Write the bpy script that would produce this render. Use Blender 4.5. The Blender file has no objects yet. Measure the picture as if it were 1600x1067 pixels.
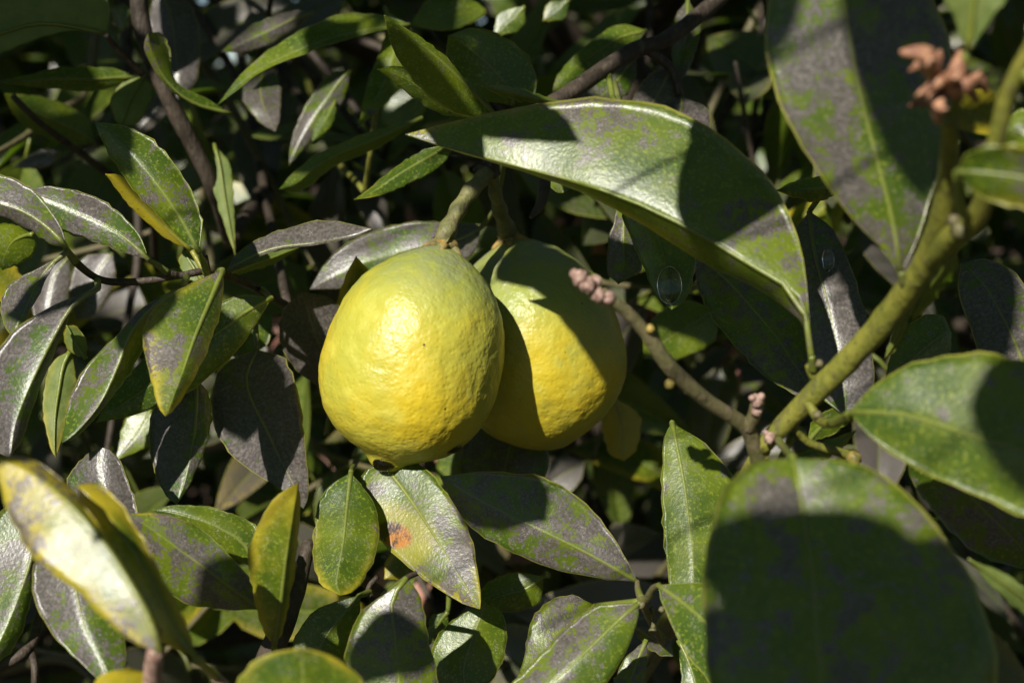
import bpy, math, random
from mathutils import Vector, Matrix, noise
import numpy as np

random.seed(7)
scn = bpy.context.scene
COL = scn.collection
R = math.radians

# ------------------------------------------------------------------ camera
PITCH = R(10)
CAM = Vector((0, 0, 1.05))
FWD = Vector((0, math.cos(PITCH), -math.sin(PITCH)))
UPV = Vector((0, math.sin(PITCH), math.cos(PITCH)))
RGT = Vector((1, 0, 0))
LENS, SENS = 50.0, 36.0
K = SENS / LENS / 1600.0            # metres per photo pixel at 1 m depth

cd = bpy.data.cameras.new('camera')
cam = bpy.data.objects.new('camera', cd)
COL.objects.link(cam)
cam.location = CAM
cam.rotation_euler = (math.pi / 2 - PITCH, 0, 0)
cd.lens, cd.sensor_width = LENS, SENS
cd.clip_start, cd.clip_end = 0.01, 400
cd.dof.use_dof = True
cd.dof.focus_distance = 0.475
cd.dof.aperture_fstop = 10.0
cd.dof.aperture_blades = 7
scn.camera = cam


def P(px, py, d):
    """photo pixel + depth along the view axis -> world point"""
    return CAM + FWD * d + RGT * ((px - 800) * K * d) + UPV * (-(py - 533.5) * K * d)


def C3(x, y, d):
    """camera-frame metres -> world"""
    return CAM + FWD * d + RGT * x + UPV * y


# ------------------------------------------------------------------ light
SUN_LEFT, SUN_UP = R(24), R(27)
SUN = (RGT * (-math.sin(SUN_LEFT) * math.cos(SUN_UP)) + UPV * math.sin(SUN_UP)
       - FWD * (math.cos(SUN_LEFT) * math.cos(SUN_UP))).normalized()
w = bpy.data.worlds.new('World')
scn.world = w
w.use_nodes = True
wn = w.node_tree
sky = wn.nodes.new('ShaderNodeTexSky')
sky.sky_type = 'NISHITA'
sky.sun_disc = False
sky.altitude = 1500
sky.air_density = 0.8
sky.dust_density = 0.2
sky.sun_elevation = math.asin(SUN.z)
sky.sun_rotation = math.atan2(SUN.x, SUN.y)
bg = wn.nodes['Background']
bg.inputs['Strength'].default_value = 0.05
wn.links.new(sky.outputs[0], bg.inputs[0])

sl = bpy.data.lights.new('sun', 'SUN')
sl.energy = 5.0
sl.angle = R(0.53)
sl.color = (1.0, 0.95, 0.86)
so = bpy.data.objects.new('sun', sl)
COL.objects.link(so)
so.location = (0, -1, 4)
so.rotation_euler = SUN.to_track_quat('Z', 'Y').to_euler()

vs = scn.view_settings
vs.view_transform = 'Standard'
vs.look = 'None'
vs.exposure = 0.6
vs.gamma = 1
vs.use_curve_mapping = False
scn.render.engine = 'CYCLES'
scn.cycles.max_bounces = 5
scn.cycles.diffuse_bounces = 2
scn.cycles.glossy_bounces = 2
scn.cycles.transmission_bounces = 6
scn.cycles.caustics_refractive = False
scn.cycles.caustics_reflective = False
scn.cycles.sample_clamp_indirect = 6


# ------------------------------------------------------------------ node helper
class NT:
    def __init__(self, name):
        self.m = bpy.data.materials.new(name)
        self.m.use_nodes = True
        self.t = self.m.node_tree
        self.t.nodes.clear()

    def n(self, typ, ins=None, **kw):
        nd = self.t.nodes.new('ShaderNode' + typ)
        for k, v in kw.items():
            setattr(nd, k, v)
        for k, v in (ins or {}).items():
            s = nd.inputs[k]
            if hasattr(v, 'is_output') or isinstance(v, bpy.types.NodeSocket):
                self.t.links.new(v, s)
            else:
                s.default_value = v
        return nd

    def math(self, op, a, b=0.0, c=0.0, clamp=False):
        return self.n('Math', {0: a, 1: b, 2: c}, operation=op, use_clamp=clamp).outputs[0]

    def mix(self, f, a, b, blend='MIX'):
        nd = self.n('Mix', None, data_type='RGBA', blend_type=blend)
        for s, v in (('Factor', f), ('A', a), ('B', b)):
            sock = [i for i in nd.inputs if i.name == s and i.enabled and
                    (i.type == 'RGBA' if s != 'Factor' else i.type == 'VALUE')][0]
            if isinstance(v, bpy.types.NodeSocket):
                self.t.links.new(v, sock)
            else:
                sock.default_value = v
        return [o for o in nd.outputs if o.type == 'RGBA'][0]

    def step(self, v, lo, hi, a=0.0, b=1.0):
        return self.n('MapRange', {'Value': v, 'From Min': lo, 'From Max': hi, 'To Min': a, 'To Max': b},
                      interpolation_type='SMOOTHSTEP').outputs[0]

    def noise(self, vec, scale, detail=4, rough=0.6, dist=0.0):
        return self.n('TexNoise', {'Vector': vec, 'Scale': scale, 'Detail': detail, 'Roughness': rough,
                                   'Distortion': dist}).outputs['Fac']

    def out(self, sh):
        o = self.n('OutputMaterial')
        self.t.links.new(sh, o.inputs['Surface'])
        return self.m


def c4(r, g, b):
    return (r, g, b, 1)


def object_coords(T):
    tc = T.n('TexCoord')
    oi = T.n('ObjectInfo')
    off = T.math('MULTIPLY', oi.outputs['Random'], 7.3)
    cv = T.n('CombineXYZ', {0: off, 1: T.math('MULTIPLY', off, 1.7), 2: off}).outputs[0]
    v = T.n('VectorMath', {0: tc.outputs['Object'], 1: cv}, operation='ADD').outputs[0]
    return tc, oi, v


def leaf_material(name, near):
    T = NT(name)
    tc, oi, v = object_coords(T)
    uv = T.n('SeparateXYZ', {0: tc.outputs['UV']})
    u = uv.outputs[0]
    vv = T.math('MULTIPLY_ADD', uv.outputs[1], 2.0, -1.0)
    av = T.math('ABSOLUTE', vv)
    sooty = T.n('Attribute', attribute_type='OBJECT', attribute_name='sooty').outputs['Fac']
    yellow = T.n('Attribute', attribute_type='OBJECT', attribute_name='yellow').outputs['Fac']
    spot = T.n('Attribute', attribute_type='OBJECT', attribute_name='spot').outputs['Fac']
    big = T.noise(v, 38, 3, 0.55)
    mid = T.noise(v, 170, 6, 0.72)
    fine = T.noise(v, 900, 2, 0.6) if near else mid
    grit = T.noise(v, 2600, 0, 0.6) if near else mid
    # healthy green
    g = T.mix(T.step(big, 0.35, 0.65), c4(0.042, 0.080, 0.006), c4(0.120, 0.158, 0.007))
    g = T.mix(T.step(fine, 0.52, 0.68, 0, 0.75), g, c4(0.20, 0.245, 0.020))
    # lateral veins
    ang = T.math('MULTIPLY_ADD', av, -0.30, u)
    vein = T.math('PINGPONG', T.math('MULTIPLY_ADD', big, 0.10, ang), 0.040)
    veinm = T.step(vein, 0.0, 0.009, 1.0, 0.0)
    g = T.mix(T.math('MULTIPLY', veinm, 0.05), g, c4(0.15, 0.20, 0.03))
    # yellowing from the edge and the tip
    edge = T.math('ADD', T.step(av, 0.35, 1.0, 0, 0.45), T.step(u, 0.55, 1.0, 0, 0.5))
    ym = T.math('ADD', T.math('MULTIPLY_ADD', big, 1.3, -0.65), edge)
    ym = T.math('ADD', ym, T.math('MULTIPLY_ADD', yellow, 1.7, -1.15))
    ym = T.math('ADD', ym, T.math('MULTIPLY_ADD', mid, 0.7, -0.35))
    ym = T.step(ym, 0.0, 0.75)
    g = T.mix(ym, g, c4(0.38, 0.31, 0.018))
    # sooty film
    s = T.math('ADD', T.math('MULTIPLY_ADD', mid, 2.1, -1.05), T.math('MULTIPLY_ADD', big, 1.8, -0.9))
    s = T.math('ADD', s, T.math('MULTIPLY_ADD', sooty, 1.6, -0.72))
    s = T.math('ADD', s, T.math('MULTIPLY_ADD', fine, 0.9, -0.45))
    nearrib = T.step(av, 0.02, 0.16, 0.35, 0.0)
    s = T.math('SUBTRACT', s, T.math('MULTIPLY', nearrib, 0.3))
    sm = T.step(s, -0.04, 0.16, 0, 0.92)
    scol = T.mix(T.step(fine, 0.35, 0.7), c4(0.060, 0.047, 0.052), c4(0.135, 0.112, 0.115))
    col = T.mix(sm, g, scol)
    # pale salty crust grains
    if near:
        crust = T.math('MULTIPLY', T.step(grit, 0.58, 0.72), T.step(mid, 0.50, 0.62))
        col = T.mix(T.math('MULTIPLY', crust, 0.42), col, c4(0.40, 0.39, 0.30))
    # dark specks
    vo = T.n('TexVoronoi', {'Vector': v, 'Scale': 260.0}, feature='F1').outputs['Distance']
    col = T.mix(T.step(vo, 0.05, 0.12, 0.55, 0), col, c4(0.03, 0.022, 0.016))
    # orange diseased spot
    su = T.math('SUBTRACT', u, 0.44)
    sv = T.math('MULTIPLY', T.math('SUBTRACT', vv, 0.70), 0.24)
    sd = T.math('SQRT', T.math('ADD', T.math('MULTIPLY', su, su), T.math('MULTIPLY', sv, sv)))
    sd = T.math('MULTIPLY_ADD', mid, 0.05, sd)
    sp = T.math('MULTIPLY', T.step(sd, 0.085, 0.115, 1, 0), spot)
    sp2 = T.math('MULTIPLY', T.step(sd, 0.15, 0.26, 1, 0), spot)
    col = T.mix(T.math('MULTIPLY', sp2, 0.6), col, c4(0.36, 0.32, 0.02))
    spc = T.mix(T.step(mid, 0.44, 0.56), c4(0.05, 0.02, 0.012), c4(0.42, 0.16, 0.012))
    col = T.mix(sp, col, spc)
    # midrib and margin
    rib = T.step(av, 0.008, 0.035, 1, 0)
    col = T.mix(T.math('MULTIPLY', rib, 0.62), col, c4(0.22, 0.25, 0.05))
    mar = T.step(T.math('MULTIPLY_ADD', mid, 0.05, av), 0.985, 1.015)
    col = T.mix(T.math('MULTIPLY', mar, 0.75), col, c4(0.36, 0.35, 0.07))
    # underside
    geo = T.n('NewGeometry')
    back = geo.outputs['Backfacing']
    bcol = T.mix(T.step(mid, 0.35, 0.65), c4(0.105, 0.150, 0.030), c4(0.165, 0.205, 0.05))
    bcol = T.mix(T.math('MULTIPLY', sm, 0.25), bcol, scol)
    bcol = T.mix(T.math('MULTIPLY', ym, 0.6), bcol, c4(0.38, 0.31, 0.03))
    col = T.mix(back, col, bcol)
    rough = T.math('ADD', T.math('MULTIPLY_ADD', mid, 0.28, 0.235), T.math('MULTIPLY', back, 0.2))
    rough = T.math('MULTIPLY_ADD', sm, -0.04, rough)
    # relief
    h = T.math('MULTIPLY', fine, 0.55)
    if near:
        h = T.math('MULTIPLY_ADD', mid, 0.18, h)
    bp = T.n('Bump', {'Height': h, 'Strength': 0.45, 'Distance': 0.0005}).outputs[0]
    pb = T.n('BsdfPrincipled', {'Base Color': col, 'Roughness': rough, 'IOR': 1.5,
                                'Specular IOR Level': 0.58, 'Normal': bp})
    tcol = T.mix(ym, c4(0.18, 0.32, 0.012), c4(0.55, 0.42, 0.02))
    tcol = T.mix(T.math('MULTIPLY', sm, 0.65), tcol, c4(0.05, 0.06, 0.02))
    tr = T.n('BsdfTranslucent', {'Color': tcol, 'Normal': bp})
    mx = T.n('MixShader', {0: 0.26, 1: pb.outputs[0], 2: tr.outputs[0]})
    return T.out(mx.outputs[0])


def dry_leaf_material():
    T = NT('dry_leaf_surface')
    tc, oi, v = object_coords(T)
    a = T.noise(v, 60, 6, 0.6)
    col = T.mix(T.step(a, 0.35, 0.65), c4(0.26, 0.115, 0.085), c4(0.46, 0.27, 0.21))
    bp = T.n('Bump', {'Height': a, 'Strength': 0.5, 'Distance': 0.002}).outputs[0]
    pb = T.n('BsdfPrincipled', {'Base Color': col, 'Roughness': 0.7, 'Normal': bp})
    return T.out(pb.outputs[0])


def bark_material(name, c1, c2, c3, sp=0.4, lichen=0.0):
    T = NT(name)
    tc, oi, v = object_coords(T)
    a = T.noise(v, 130, 6, 0.65)
    b = T.noise(v, 700, 4, 0.6)
    st = T.n('Mapping', {'Vector': v, 'Scale': (1, 1, 0.3)}).outputs[0]
    c = T.noise(st, 420, 4, 0.6)
    col = T.mix(T.step(a, 0.36, 0.62), c4(*c1), c4(*c2))
    col = T.mix(T.step(c, 0.52, 0.68, 0, 0.7), col, c4(*c3))
    vo = T.n('TexVoronoi', {'Vector': v, 'Scale': 420.0}, feature='F1').outputs['Distance']
    col = T.mix(T.step(vo, 0.12, 0.25, 0.6, 0), col, c4(0.05, 0.045, 0.03))
    h = T.math('MULTIPLY_ADD', b, 0.4, c)
    bp = T.n('Bump', {'Height': h, 'Strength': 0.6, 'Distance': 0.0012}).outputs[0]
    pb = T.n('BsdfPrincipled', {'Base Color': col, 'Roughness': 0.55, 'Specular IOR Level': sp, 'Normal': bp})
    return T.out(pb.outputs[0])


def lemon_material():
    T = NT('lemon_rind')
    tc, oi, v = object_coords(T)
    uv = T.n('SeparateXYZ', {0: tc.outputs['UV']})
    s = uv.outputs[1]                       # 0 at the stem, 1 at the nipple
    green = T.n('Attribute', attribute_type='OBJECT', attribute_name='green').outputs['Fac']
    big = T.noise(v, 22, 3, 0.5)
    mid = T.noise(v, 75, 5, 0.6)
    y = T.mix(T.step(big, 0.36, 0.62), c4(0.36, 0.345, 0.045), c4(0.52, 0.39, 0.020))
    y = T.mix(T.step(mid, 0.50, 0.68, 0, 0.5), y, c4(0.50, 0.47, 0.085))
    gm = T.math('ADD', T.step(s, 0.02, 0.58, 0.72, -0.25), T.math('MULTIPLY_ADD', big, 1.5, -0.75))
    gm = T.math('ADD', gm, T.math('MULTIPLY_ADD', mid, 0.9, -0.45))
    gm = T.math('ADD', gm, T.math('SUBTRACT', green, 0.3))
    nip = T.step(s, 0.82, 1.0, 0, 0.35)
    gm = T.math('ADD', gm, nip)
    col = T.mix(T.step(gm, 0.0, 0.75, 0, 0.88), y, c4(0.21, 0.26, 0.050))
    # dusty grey bloom around the stem
    dm = T.math('MULTIPLY', T.step(s, 0.0, 0.32, 1, 0), T.step(mid, 0.36, 0.62))
    col = T.mix(T.math('MULTIPLY', dm, 0.75), col, c4(0.19, 0.20, 0.135))
    # oil glands
    vd = T.n('TexVoronoi', {'Vector': v, 'Scale': 520.0, 'Randomness': 0.9}, feature='F1').outputs['Distance']
    gl = T.step(vd, 0.05, 0.55, 1, 0)
    col = T.mix(T.math('MULTIPLY', gl, 0.10), col, c4(0.36, 0.34, 0.02))
    sp = T.n('TexVoronoi', {'Vector': v, 'Scale': 105.0}, feature='F1').outputs['Distance']
    sk = T.math('MULTIPLY', T.step(sp, 0.03, 0.065, 1, 0), T.step(T.noise(v, 45, 2), 0.5, 0.56))
    col = T.mix(T.math('MULTIPLY', sk, 0.85), col, c4(0.06, 0.035, 0.012))
    # little scuffs
    sc = T.step(T.noise(v, 260, 5, 0.7, 0.6), 0.64, 0.74, 0, 0.4)
    col = T.mix(sc, col, c4(0.30, 0.27, 0.09))
    h = T.math('MULTIPLY_ADD', gl, -0.32, T.math('MULTIPLY', mid, 0.5))
    h = T.math('MULTIPLY_ADD', T.noise(v, 330, 3, 0.55), 1.2, h)
    bp = T.n('Bump', {'Height': h, 'Strength': 0.42, 'Distance': 0.0007}).outputs[0]
    pb = T.n('BsdfPrincipled', {'Base Color': col, 'Roughness': T.math('MULTIPLY_ADD', mid, 0.20, 0.33),
                                'Specular IOR Level': 0.45, 'Normal': bp,
                                'Subsurface Weight': 0.14, 'Subsurface Radius': (0.006, 0.004, 0.001),
                                'Subsurface Scale': 0.5})
    return T.out(pb.outputs[0])


def simple_material(name, a, b, scale, rough, bump=0.4, sp=0.4):
    T = NT(name)
    tc, oi, v = object_coords(T)
    f = T.noise(v, scale, 6, 0.62)
    col = T.mix(T.step(f, 0.36, 0.64), c4(*a), c4(*b))
    bp = T.n('Bump', {'Height': f, 'Strength': bump, 'Distance': 0.3 / scale}).outputs[0]
    pb = T.n('BsdfPrincipled', {'Base Color': col, 'Roughness': rough, 'Specular IOR Level': sp, 'Normal': bp})
    return T.out(pb.outputs[0])


def water_material():
    T = NT('water')
    pb = T.n('BsdfPrincipled', {'Base Color': c4(1, 1, 1), 'Roughness': 0.02, 'IOR': 1.333,
                                'Transmission Weight': 1.0})
    return T.out(pb.outputs[0])


M_LEAF = leaf_material('leaf_surface', True)
M_LEAF_FAR = leaf_material('leaf_surface_fine_free', False)
M_DRY = dry_leaf_material()
M_GREENSTEM = bark_material('green_stem', (0.115, 0.125, 0.018), (0.20, 0.195, 0.030), (0.10, 0.085, 0.035))
M_BROWN = bark_material('brown_twig', (0.030, 0.023, 0.017), (0.060, 0.046, 0.034), (0.10, 0.08, 0.06), 0.25)
M_OLIVE = bark_material('olive_twig', (0.085, 0.082, 0.030), (0.135, 0.115, 0.055), (0.16, 0.12, 0.085))
M_STALK = bark_material('fruit_stalk', (0.10, 0.105, 0.035), (0.175, 0.165, 0.06), (0.13, 0.10, 0.06))
M_LEMON = lemon_material()
M_CALYX = simple_material('calyx', (0.13, 0.125, 0.05), (0.36, 0.21, 0.04), 330, 0.65)
M_BUD = simple_material('withered_bud', (0.15, 0.085, 0.06), (0.40, 0.27, 0.22), 620, 0.65)
M_FLOWER = simple_material('withered_flower', (0.16, 0.065, 0.035), (0.44, 0.24, 0.14), 260, 0.6)
M_SCAR = simple_material('yellow_scar', (0.11, 0.10, 0.025), (0.30, 0.22, 0.05), 240, 0.5)
M_GROUND = simple_material('leaf_mould', (0.045, 0.03, 0.02), (0.10, 0.062, 0.043), 9, 0.9, 0.8, 0.15)
M_WATER = water_material()


# ------------------------------------------------------------------ mesh helpers
def link(name, mesh, mat, loc, parent=None, parent_loc=None, smooth=True):
    o = bpy.data.objects.new(name, mesh)
    COL.objects.link(o)
    if mat is not None and not mesh.materials:
        mesh.materials.append(mat)
    if parent is not None:
        o.parent = parent
        o.location = loc - parent['_w']
    else:
        o.location = loc
    return o


WORLD = {}


def add(name, verts, faces, mat, parent=None, uvs=None, origin=None, smooth=True):
    """one mesh object; verts in world space, origin = its base point"""
    origin = origin if origin is not None else Vector(verts[0])
    me = bpy.data.meshes.new(name)
    me.from_pydata([tuple(Vector(p) - origin) for p in verts], [], faces)
    if uvs is not None:
        ul = me.uv_layers.new(name='UVMap')
        idx = np.empty(len(me.loops), dtype=np.int32)
        me.loops.foreach_get('vertex_index', idx)
        ul.data.foreach_set('uv', np.asarray(uvs, dtype=np.float32)[idx].ravel())
    if smooth:
        me.polygons.foreach_set('use_smooth', [True] * len(me.polygons))
    me.materials.append(mat)
    me.update()
    o = bpy.data.objects.new(name, me)
    COL.objects.link(o)
    WORLD[o.name] = origin.copy()
    if parent is not None:
        o.parent = parent
        o.location = origin - WORLD[parent.name]
    else:
        o.location = origin
    return o


def empty(name, loc, parent=None):
    o = bpy.data.objects.new(name, None)
    o.empty_display_size = 0.02
    COL.objects.link(o)
    WORLD[o.name] = Vector(loc)
    o.location = loc if parent is None else Vector(loc) - WORLD[parent.name]
    o.parent = parent
    return o


def tag(o, label=None, cat=None, group=None, kind=None):
    for k, v in (('label', label), ('category', cat), ('group', group), ('kind', kind)):
        if v:
            o[k] = v
    return o


def catmull(pts, n):
    """n points by arc length along a Catmull-Rom curve through pts (any dimension)"""
    p = np.asarray(pts, dtype=float)
    if len(p) == 2:
        dense = np.array([p[0] + (p[1] - p[0]) * t for t in np.linspace(0, 1, 30)])
    else:
        q = np.vstack([2 * p[0] - p[1], p, 2 * p[-1] - p[-2]])
        out = []
        for i in range(1, len(q) - 2):
            for t in np.linspace(0, 1, 16, endpoint=False):
                a, b, c, d = q[i - 1], q[i], q[i + 1], q[i + 2]
                out.append(0.5 * ((2 * b) + (c - a) * t + (2 * a - 5 * b + 4 * c - d) * t * t
                                  + (3 * b - a - 3 * c + d) * t ** 3))
        out.append(p[-1])
        dense = np.array(out)
    seg = np.linalg.norm(np.diff(dense[:, :2] if dense.shape[1] > 2 and False else dense, axis=0), axis=1)
    s = np.concatenate([[0], np.cumsum(seg)])
    tgt = np.linspace(0, s[-1], n)
    return np.stack([np.interp(tgt, s, dense[:, k]) for k in range(dense.shape[1])], axis=1)


def tube_data(pts, radii, seg=8, knobs=0.0, seed=0, base=0):
    """pts: world Vectors, radii: per point -> verts, faces (capped)"""
    V, F = [], []
    n = len(pts)
    pts = [Vector(p) for p in pts]
    t0 = (pts[1] - pts[0]).normalized()
    ref = Vector((0, 0, 1)) if abs(t0.z) < 0.9 else Vector((1, 0, 0))
    x = t0.cross(ref).normalized()
    for i in range(n):
        t = (pts[min(i + 1, n - 1)] - pts[max(i - 1, 0)]).normalized()
        x = (x - t * x.dot(t)).normalized()
        y = t.cross(x)
        for k in range(seg):
            a = 2 * math.pi * k / seg
            r = radii[i]
            if knobs:
                r *= 1 + knobs * noise.noise(pts[i] * 160 + Vector((math.cos(a), math.sin(a), seed)) * 0.9)
            V.append(pts[i] + (x * math.cos(a) + y * math.sin(a)) * r)
    for i in range(n - 1):
        for k in range(seg):
            a, b = i * seg + k, i * seg + (k + 1) % seg
            F.append((base + a, base + b, base + b + seg, base + a + seg))
    F.append(tuple(base + k for k in range(seg))[::-1])
    F.append(tuple(base + (n - 1) * seg + k for k in range(seg)))
    return V, F


def px_tube(spec, n=24, seg=10, knobs=0.12, seed=0):
    """spec: (px, py, depth, width in pixels) list -> tube data"""
    c = catmull(spec, n)
    pts = [P(a[0], a[1], a[2]) for a in c]
    rad = [max(a[3], 1) * 0.5 * K * a[2] for a in c]
    return tube_data(pts, rad, seg, knobs, seed)


def blob_data(c, r, squash=(1, 1, 1), rot=None, seg=12, rings=8, lump=0.15, seed=0):
    V, F = [], []
    rot = rot or Matrix.Identity(3)
    for i in range(rings + 1):
        th = math.pi * i / rings
        for k in range(seg):
            a = 2 * math.pi * k / seg
            d = Vector((math.sin(th) * math.cos(a), math.sin(th) * math.sin(a), math.cos(th)))
            rr = r * (1 + lump * noise.noise(d * 1.9 + Vector((seed * 3.1, seed, 0))))
            V.append(Vector(c) + rot @ Vector((d.x * squash[0], d.y * squash[1], d.z * squash[2])) * rr)
    for i in range(rings):
        for k in range(seg):
            a, b = i * seg + k, i * seg + (k + 1) % seg
            F.append((a, a + seg, b + seg, b))
    return V, F


def join(parts):
    V, F = [], []
    for v, f in parts:
        o = len(V)
        V += list(v)
        F += [tuple(i + o for i in q) for q in f]
    return V, F


# ------------------------------------------------------------------ setting: ground under the tree
gv, gf = [], []
N = 40
for j in range(N + 1):
    for i in range(N + 1):
        gx = -1 + 2 * i / N
        gy = -1 + 2 * j / N
        x = math.copysign(abs(gx) ** 3, gx) * 150
        y = 1.5 + math.copysign(abs(gy) ** 3, gy) * 150
        z = 0.05 * noise.noise(Vector((x * 1.3, y * 1.3, 0)))
        gv.append(Vector((x, y, z)))
for j in range(N):
    for i in range(N):
        a = j * (N + 1) + i
        gf.append((a, a + 1, a + N + 2, a + N + 1))
tag(add('ground', gv, gf, M_GROUND, origin=Vector((0, 0, 0))), kind='structure')

# ------------------------------------------------------------------ the tree: trunk and limbs
BASE = Vector((0.10, 1.62, 0.0))
tree = tag(empty('lemon_tree', BASE), 'leafy lemon tree with sooty glossy leaves, bearing both lemons', 'tree')
trunk_pts = [Vector((0.10, 1.62, -0.05)), Vector((0.08, 1.60, 0.25)), Vector((0.13, 1.58, 0.55)), Vector((0.10, 1.56, 0.9)),
             Vector((0.16, 1.60, 1.35)), Vector((0.14, 1.62, 1.8))]
tp = catmull(trunk_pts, 26)
tv, tf = tube_data([Vector(p) for p in tp], list(np.linspace(0.06, 0.028, 26)), 12, 0.15)
add('trunk', tv, tf, M_BROWN, tree)

LIMB_PTS = []


def limb(pts, r0, r1):
    c = [Vector(p) for p in catmull(pts, 26)]
    v, f = tube_data(c, list(np.linspace(r0, r1, 26)), 9, 0.14)
    o = add('limb', v, f, M_BROWN, tree)
    LIMB_PTS.extend(c[6:])
    return o


for (z0, ex, ey, ed) in ((0.35, -0.34, -0.22, 0.95), (0.45, 0.40, -0.26, 0.90), (0.62, -0.42, 0.02, 0.92), (0.6, 0.44, 0.02, 0.84),
                         (0.85, -0.22, 0.22, 0.80), (0.9, 0.20, 0.28, 0.80), (1.05, -0.48, 0.34, 0.95), (1.1, 0.50, 0.36, 0.90),
                         (0.5, 0.06, -0.20, 0.88)):
    a = Vector((0.11, 1.58, z0))
    b = C3(ex, ey, ed)
    m = a.lerp(b, 0.5) + Vector((0, 0, 0.07))
    limb([a, a.lerp(m, 0.5) + Vector((0.02, 0, 0.03)), m, b], 0.022, 0.007)


def to_limb(p):
    return min(LIMB_PTS, key=lambda q: (q - p).length)


# ------------------------------------------------------------------ branches drawn in the photo
BR = {}


def branch(key, specs, mat, root=None, label=None, extra=()):
    """specs: list of px tubes; root: (px,py,d,w) start that runs back to the nearest limb"""
    parts = [px_tube(s, n=max(14, 7 * len(s)), seg=10, seed=i) for i, s in enumerate(specs)]
    if root:
        a = P(*root[:3])
        q = to_limb(a + FWD * 0.3)
        r = root[3] * 0.5 * K * root[2]
        mid = a.lerp(q, 0.5) + Vector((0.0, 0.02, -0.03))
        cc = [Vector(p) for p in catmull([a, mid, q], 18)]
        parts.append(tube_data(cc, list(np.linspace(r, r * 1.5, 18)), 8, 0.1))
    parts += list(extra)
    v, f = join(parts)
    o = add('branch', v, f, mat, tree, origin=P(*specs[0][0][:3]))
    if label:
        o['label'] = label
    BR[key] = o
    return o


branch('right', [[(1188, 700, .405, 30), (1232, 655, .400, 34), (1272, 616, .393, 37), (1340, 548, .38, 40), (1400, 478, .365, 42),
                  (1445, 412, .35, 40), (1472, 335, .335, 36), (1483, 255, .322, 30), (1484, 180, .31, 26)],
                 [(1440, 420, .352, 30), (1488, 372, .335, 40), (1530, 332, .32, 34), (1552, 240, .305, 30), (1578, 140, .295, 28),
                  (1625, 50, .285, 26)],
                 [(1290, 602, .392, 22), (1272, 585, .392, 20), (1262, 570, .39, 10)],
                 [(1262, 628, .393, 14), (1280, 655, .388, 16), (1300, 662, .375, 14), (1330, 648, .355, 16)],
                 [(1236, 655, .40, 12), (1262, 690, .405, 12), (1330, 712, .41, 16)]],
       M_GREENSTEM, (1190, 705, .405, 30), 'thick green stem curving up beside the big shaded leaf')
branch('bud', [[(1192, 745, .41, 34), (1182, 705, .405, 28), (1162, 664, .40, 25), (1108, 628, .392, 24), (1050, 577, .383, 26),
                (1005, 515, .377, 22), (968, 478, .372, 20), (940, 458, .370, 20)],
               [(1168, 668, .40, 24), (1178, 650, .397, 22), (1183, 632, .395, 22)]],
       M_OLIVE, (1192, 745, .41, 30), 'olive twig crossing the half-shaded lemon with withered pink buds at its end')
branch('fruit', [[(764, 268, .515, 26), (772, 240, .515, 28), (800, 200, .52, 30), (860, 165, .53, 28), (935, 115, .545, 27),
                  (990, 80, .555, 27), (1040, 62, .56, 24), (1110, 10, .58, 26), (1180, -60, .62, 28)],
                 [(1010, 75, .557, 18), (1050, 110, .56, 14), (1062, 150, .56, 10)],
                 [(742, 268, .514, 10), (752, 262, .513, 14), (768, 266, .515, 20), (776, 276, .516, 16)],
                 [(852, 268, .475, 18), (850, 300, .472, 19), (843, 322, .47, 16), (829, 340, .468, 6)],
                 [(860, 165, .53, 12), (856, 220, .49, 14), (852, 268, .475, 18)]],
       M_BROWN, (1180, -60, .62, 26), 'brown fruiting twig that carries both lemons')
branch('left', [[(104, 392, .468, 10), (122, 413, .478, 12), (150, 434, .485, 11), (180, 441, .488, 12), (232, 438, .49, 11), (285, 430, .492, 11),
                 (335, 424, .50, 13), (400, 450, .53, 14), (450, 480, .58, 15)],
                [(258, 424, .488, 10), (266, 428, .489, 12), (282, 431, .492, 10)],
                [(322, 400, .49, 6), (326, 428, .495, 9)]],
       M_BROWN, (450, 480, .58, 15))
branch('topleft', [[(212, -40, .57, 26), (222, 40, .572, 28), (240, 100, .575, 26), (268, 165, .58, 26), (300, 225, .588, 26), (335, 300, .60, 24),
                    (360, 380, .64, 24)],
                   [(165, 54, .552, 8), (190, 84, .562, 11), (222, 116, .572, 12)]],
       M_BROWN, (360, 380, .64, 24), 'dark branch slanting down past a pale shining leaf')
branch('lowleft', [[(242, 1018, .335, 26), (240, 1045, .34, 30), (240, 1100, .35, 30), (260, 1200, .38, 30)],
                   [(336, 1056, .372, 16), (352, 1078, .375, 20), (330, 1130, .38, 24), (260, 1200, .385, 28)]],
       M_BUD, (260, 1200, .385, 28), 'tan stub under the two yellow-edged leaves')
branch('low', [[(482, 850, .49, 22), (470, 900, .485, 26), (452, 950, .48, 36), (432, 1000, .475, 40), (400, 1080, .48, 42)],
               [(590, 900, .475, 8), (575, 920, .475, 9), (590, 935, .47, 10), (640, 900, .48, 9), (700, 880, .50, 9)],
               [(-10, 1046, .44, 15), (30, 1024, .44, 16), (52, 1000, .445, 15), (62, 955, .45, 13)],
               [(46, 1010, .445, 12), (54, 1040, .44, 12), (54, 1080, .44, 12)]],
       M_BROWN, (482, 850, .49, 20))
branch('lowright', [[(996, 908, .452, 8), (997, 922, .447, 10), (1002, 936, .44, 12), (1012, 934, .437, 13), (1020, 920, .432, 12), (1030, 914, .425, 9)],
                    [(1002, 936, .44, 14), (1010, 955, .45, 12), (1022, 980, .48, 12), (1040, 1010, .53, 12)],
                    [(1018, 948, .45, 7), (1022, 965, .45, 7), (1020, 985, .45, 9)]],
       M_OLIVE, (1040, 1010, .53, 12), 'short olive spur where three mottled leaves meet')
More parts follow.
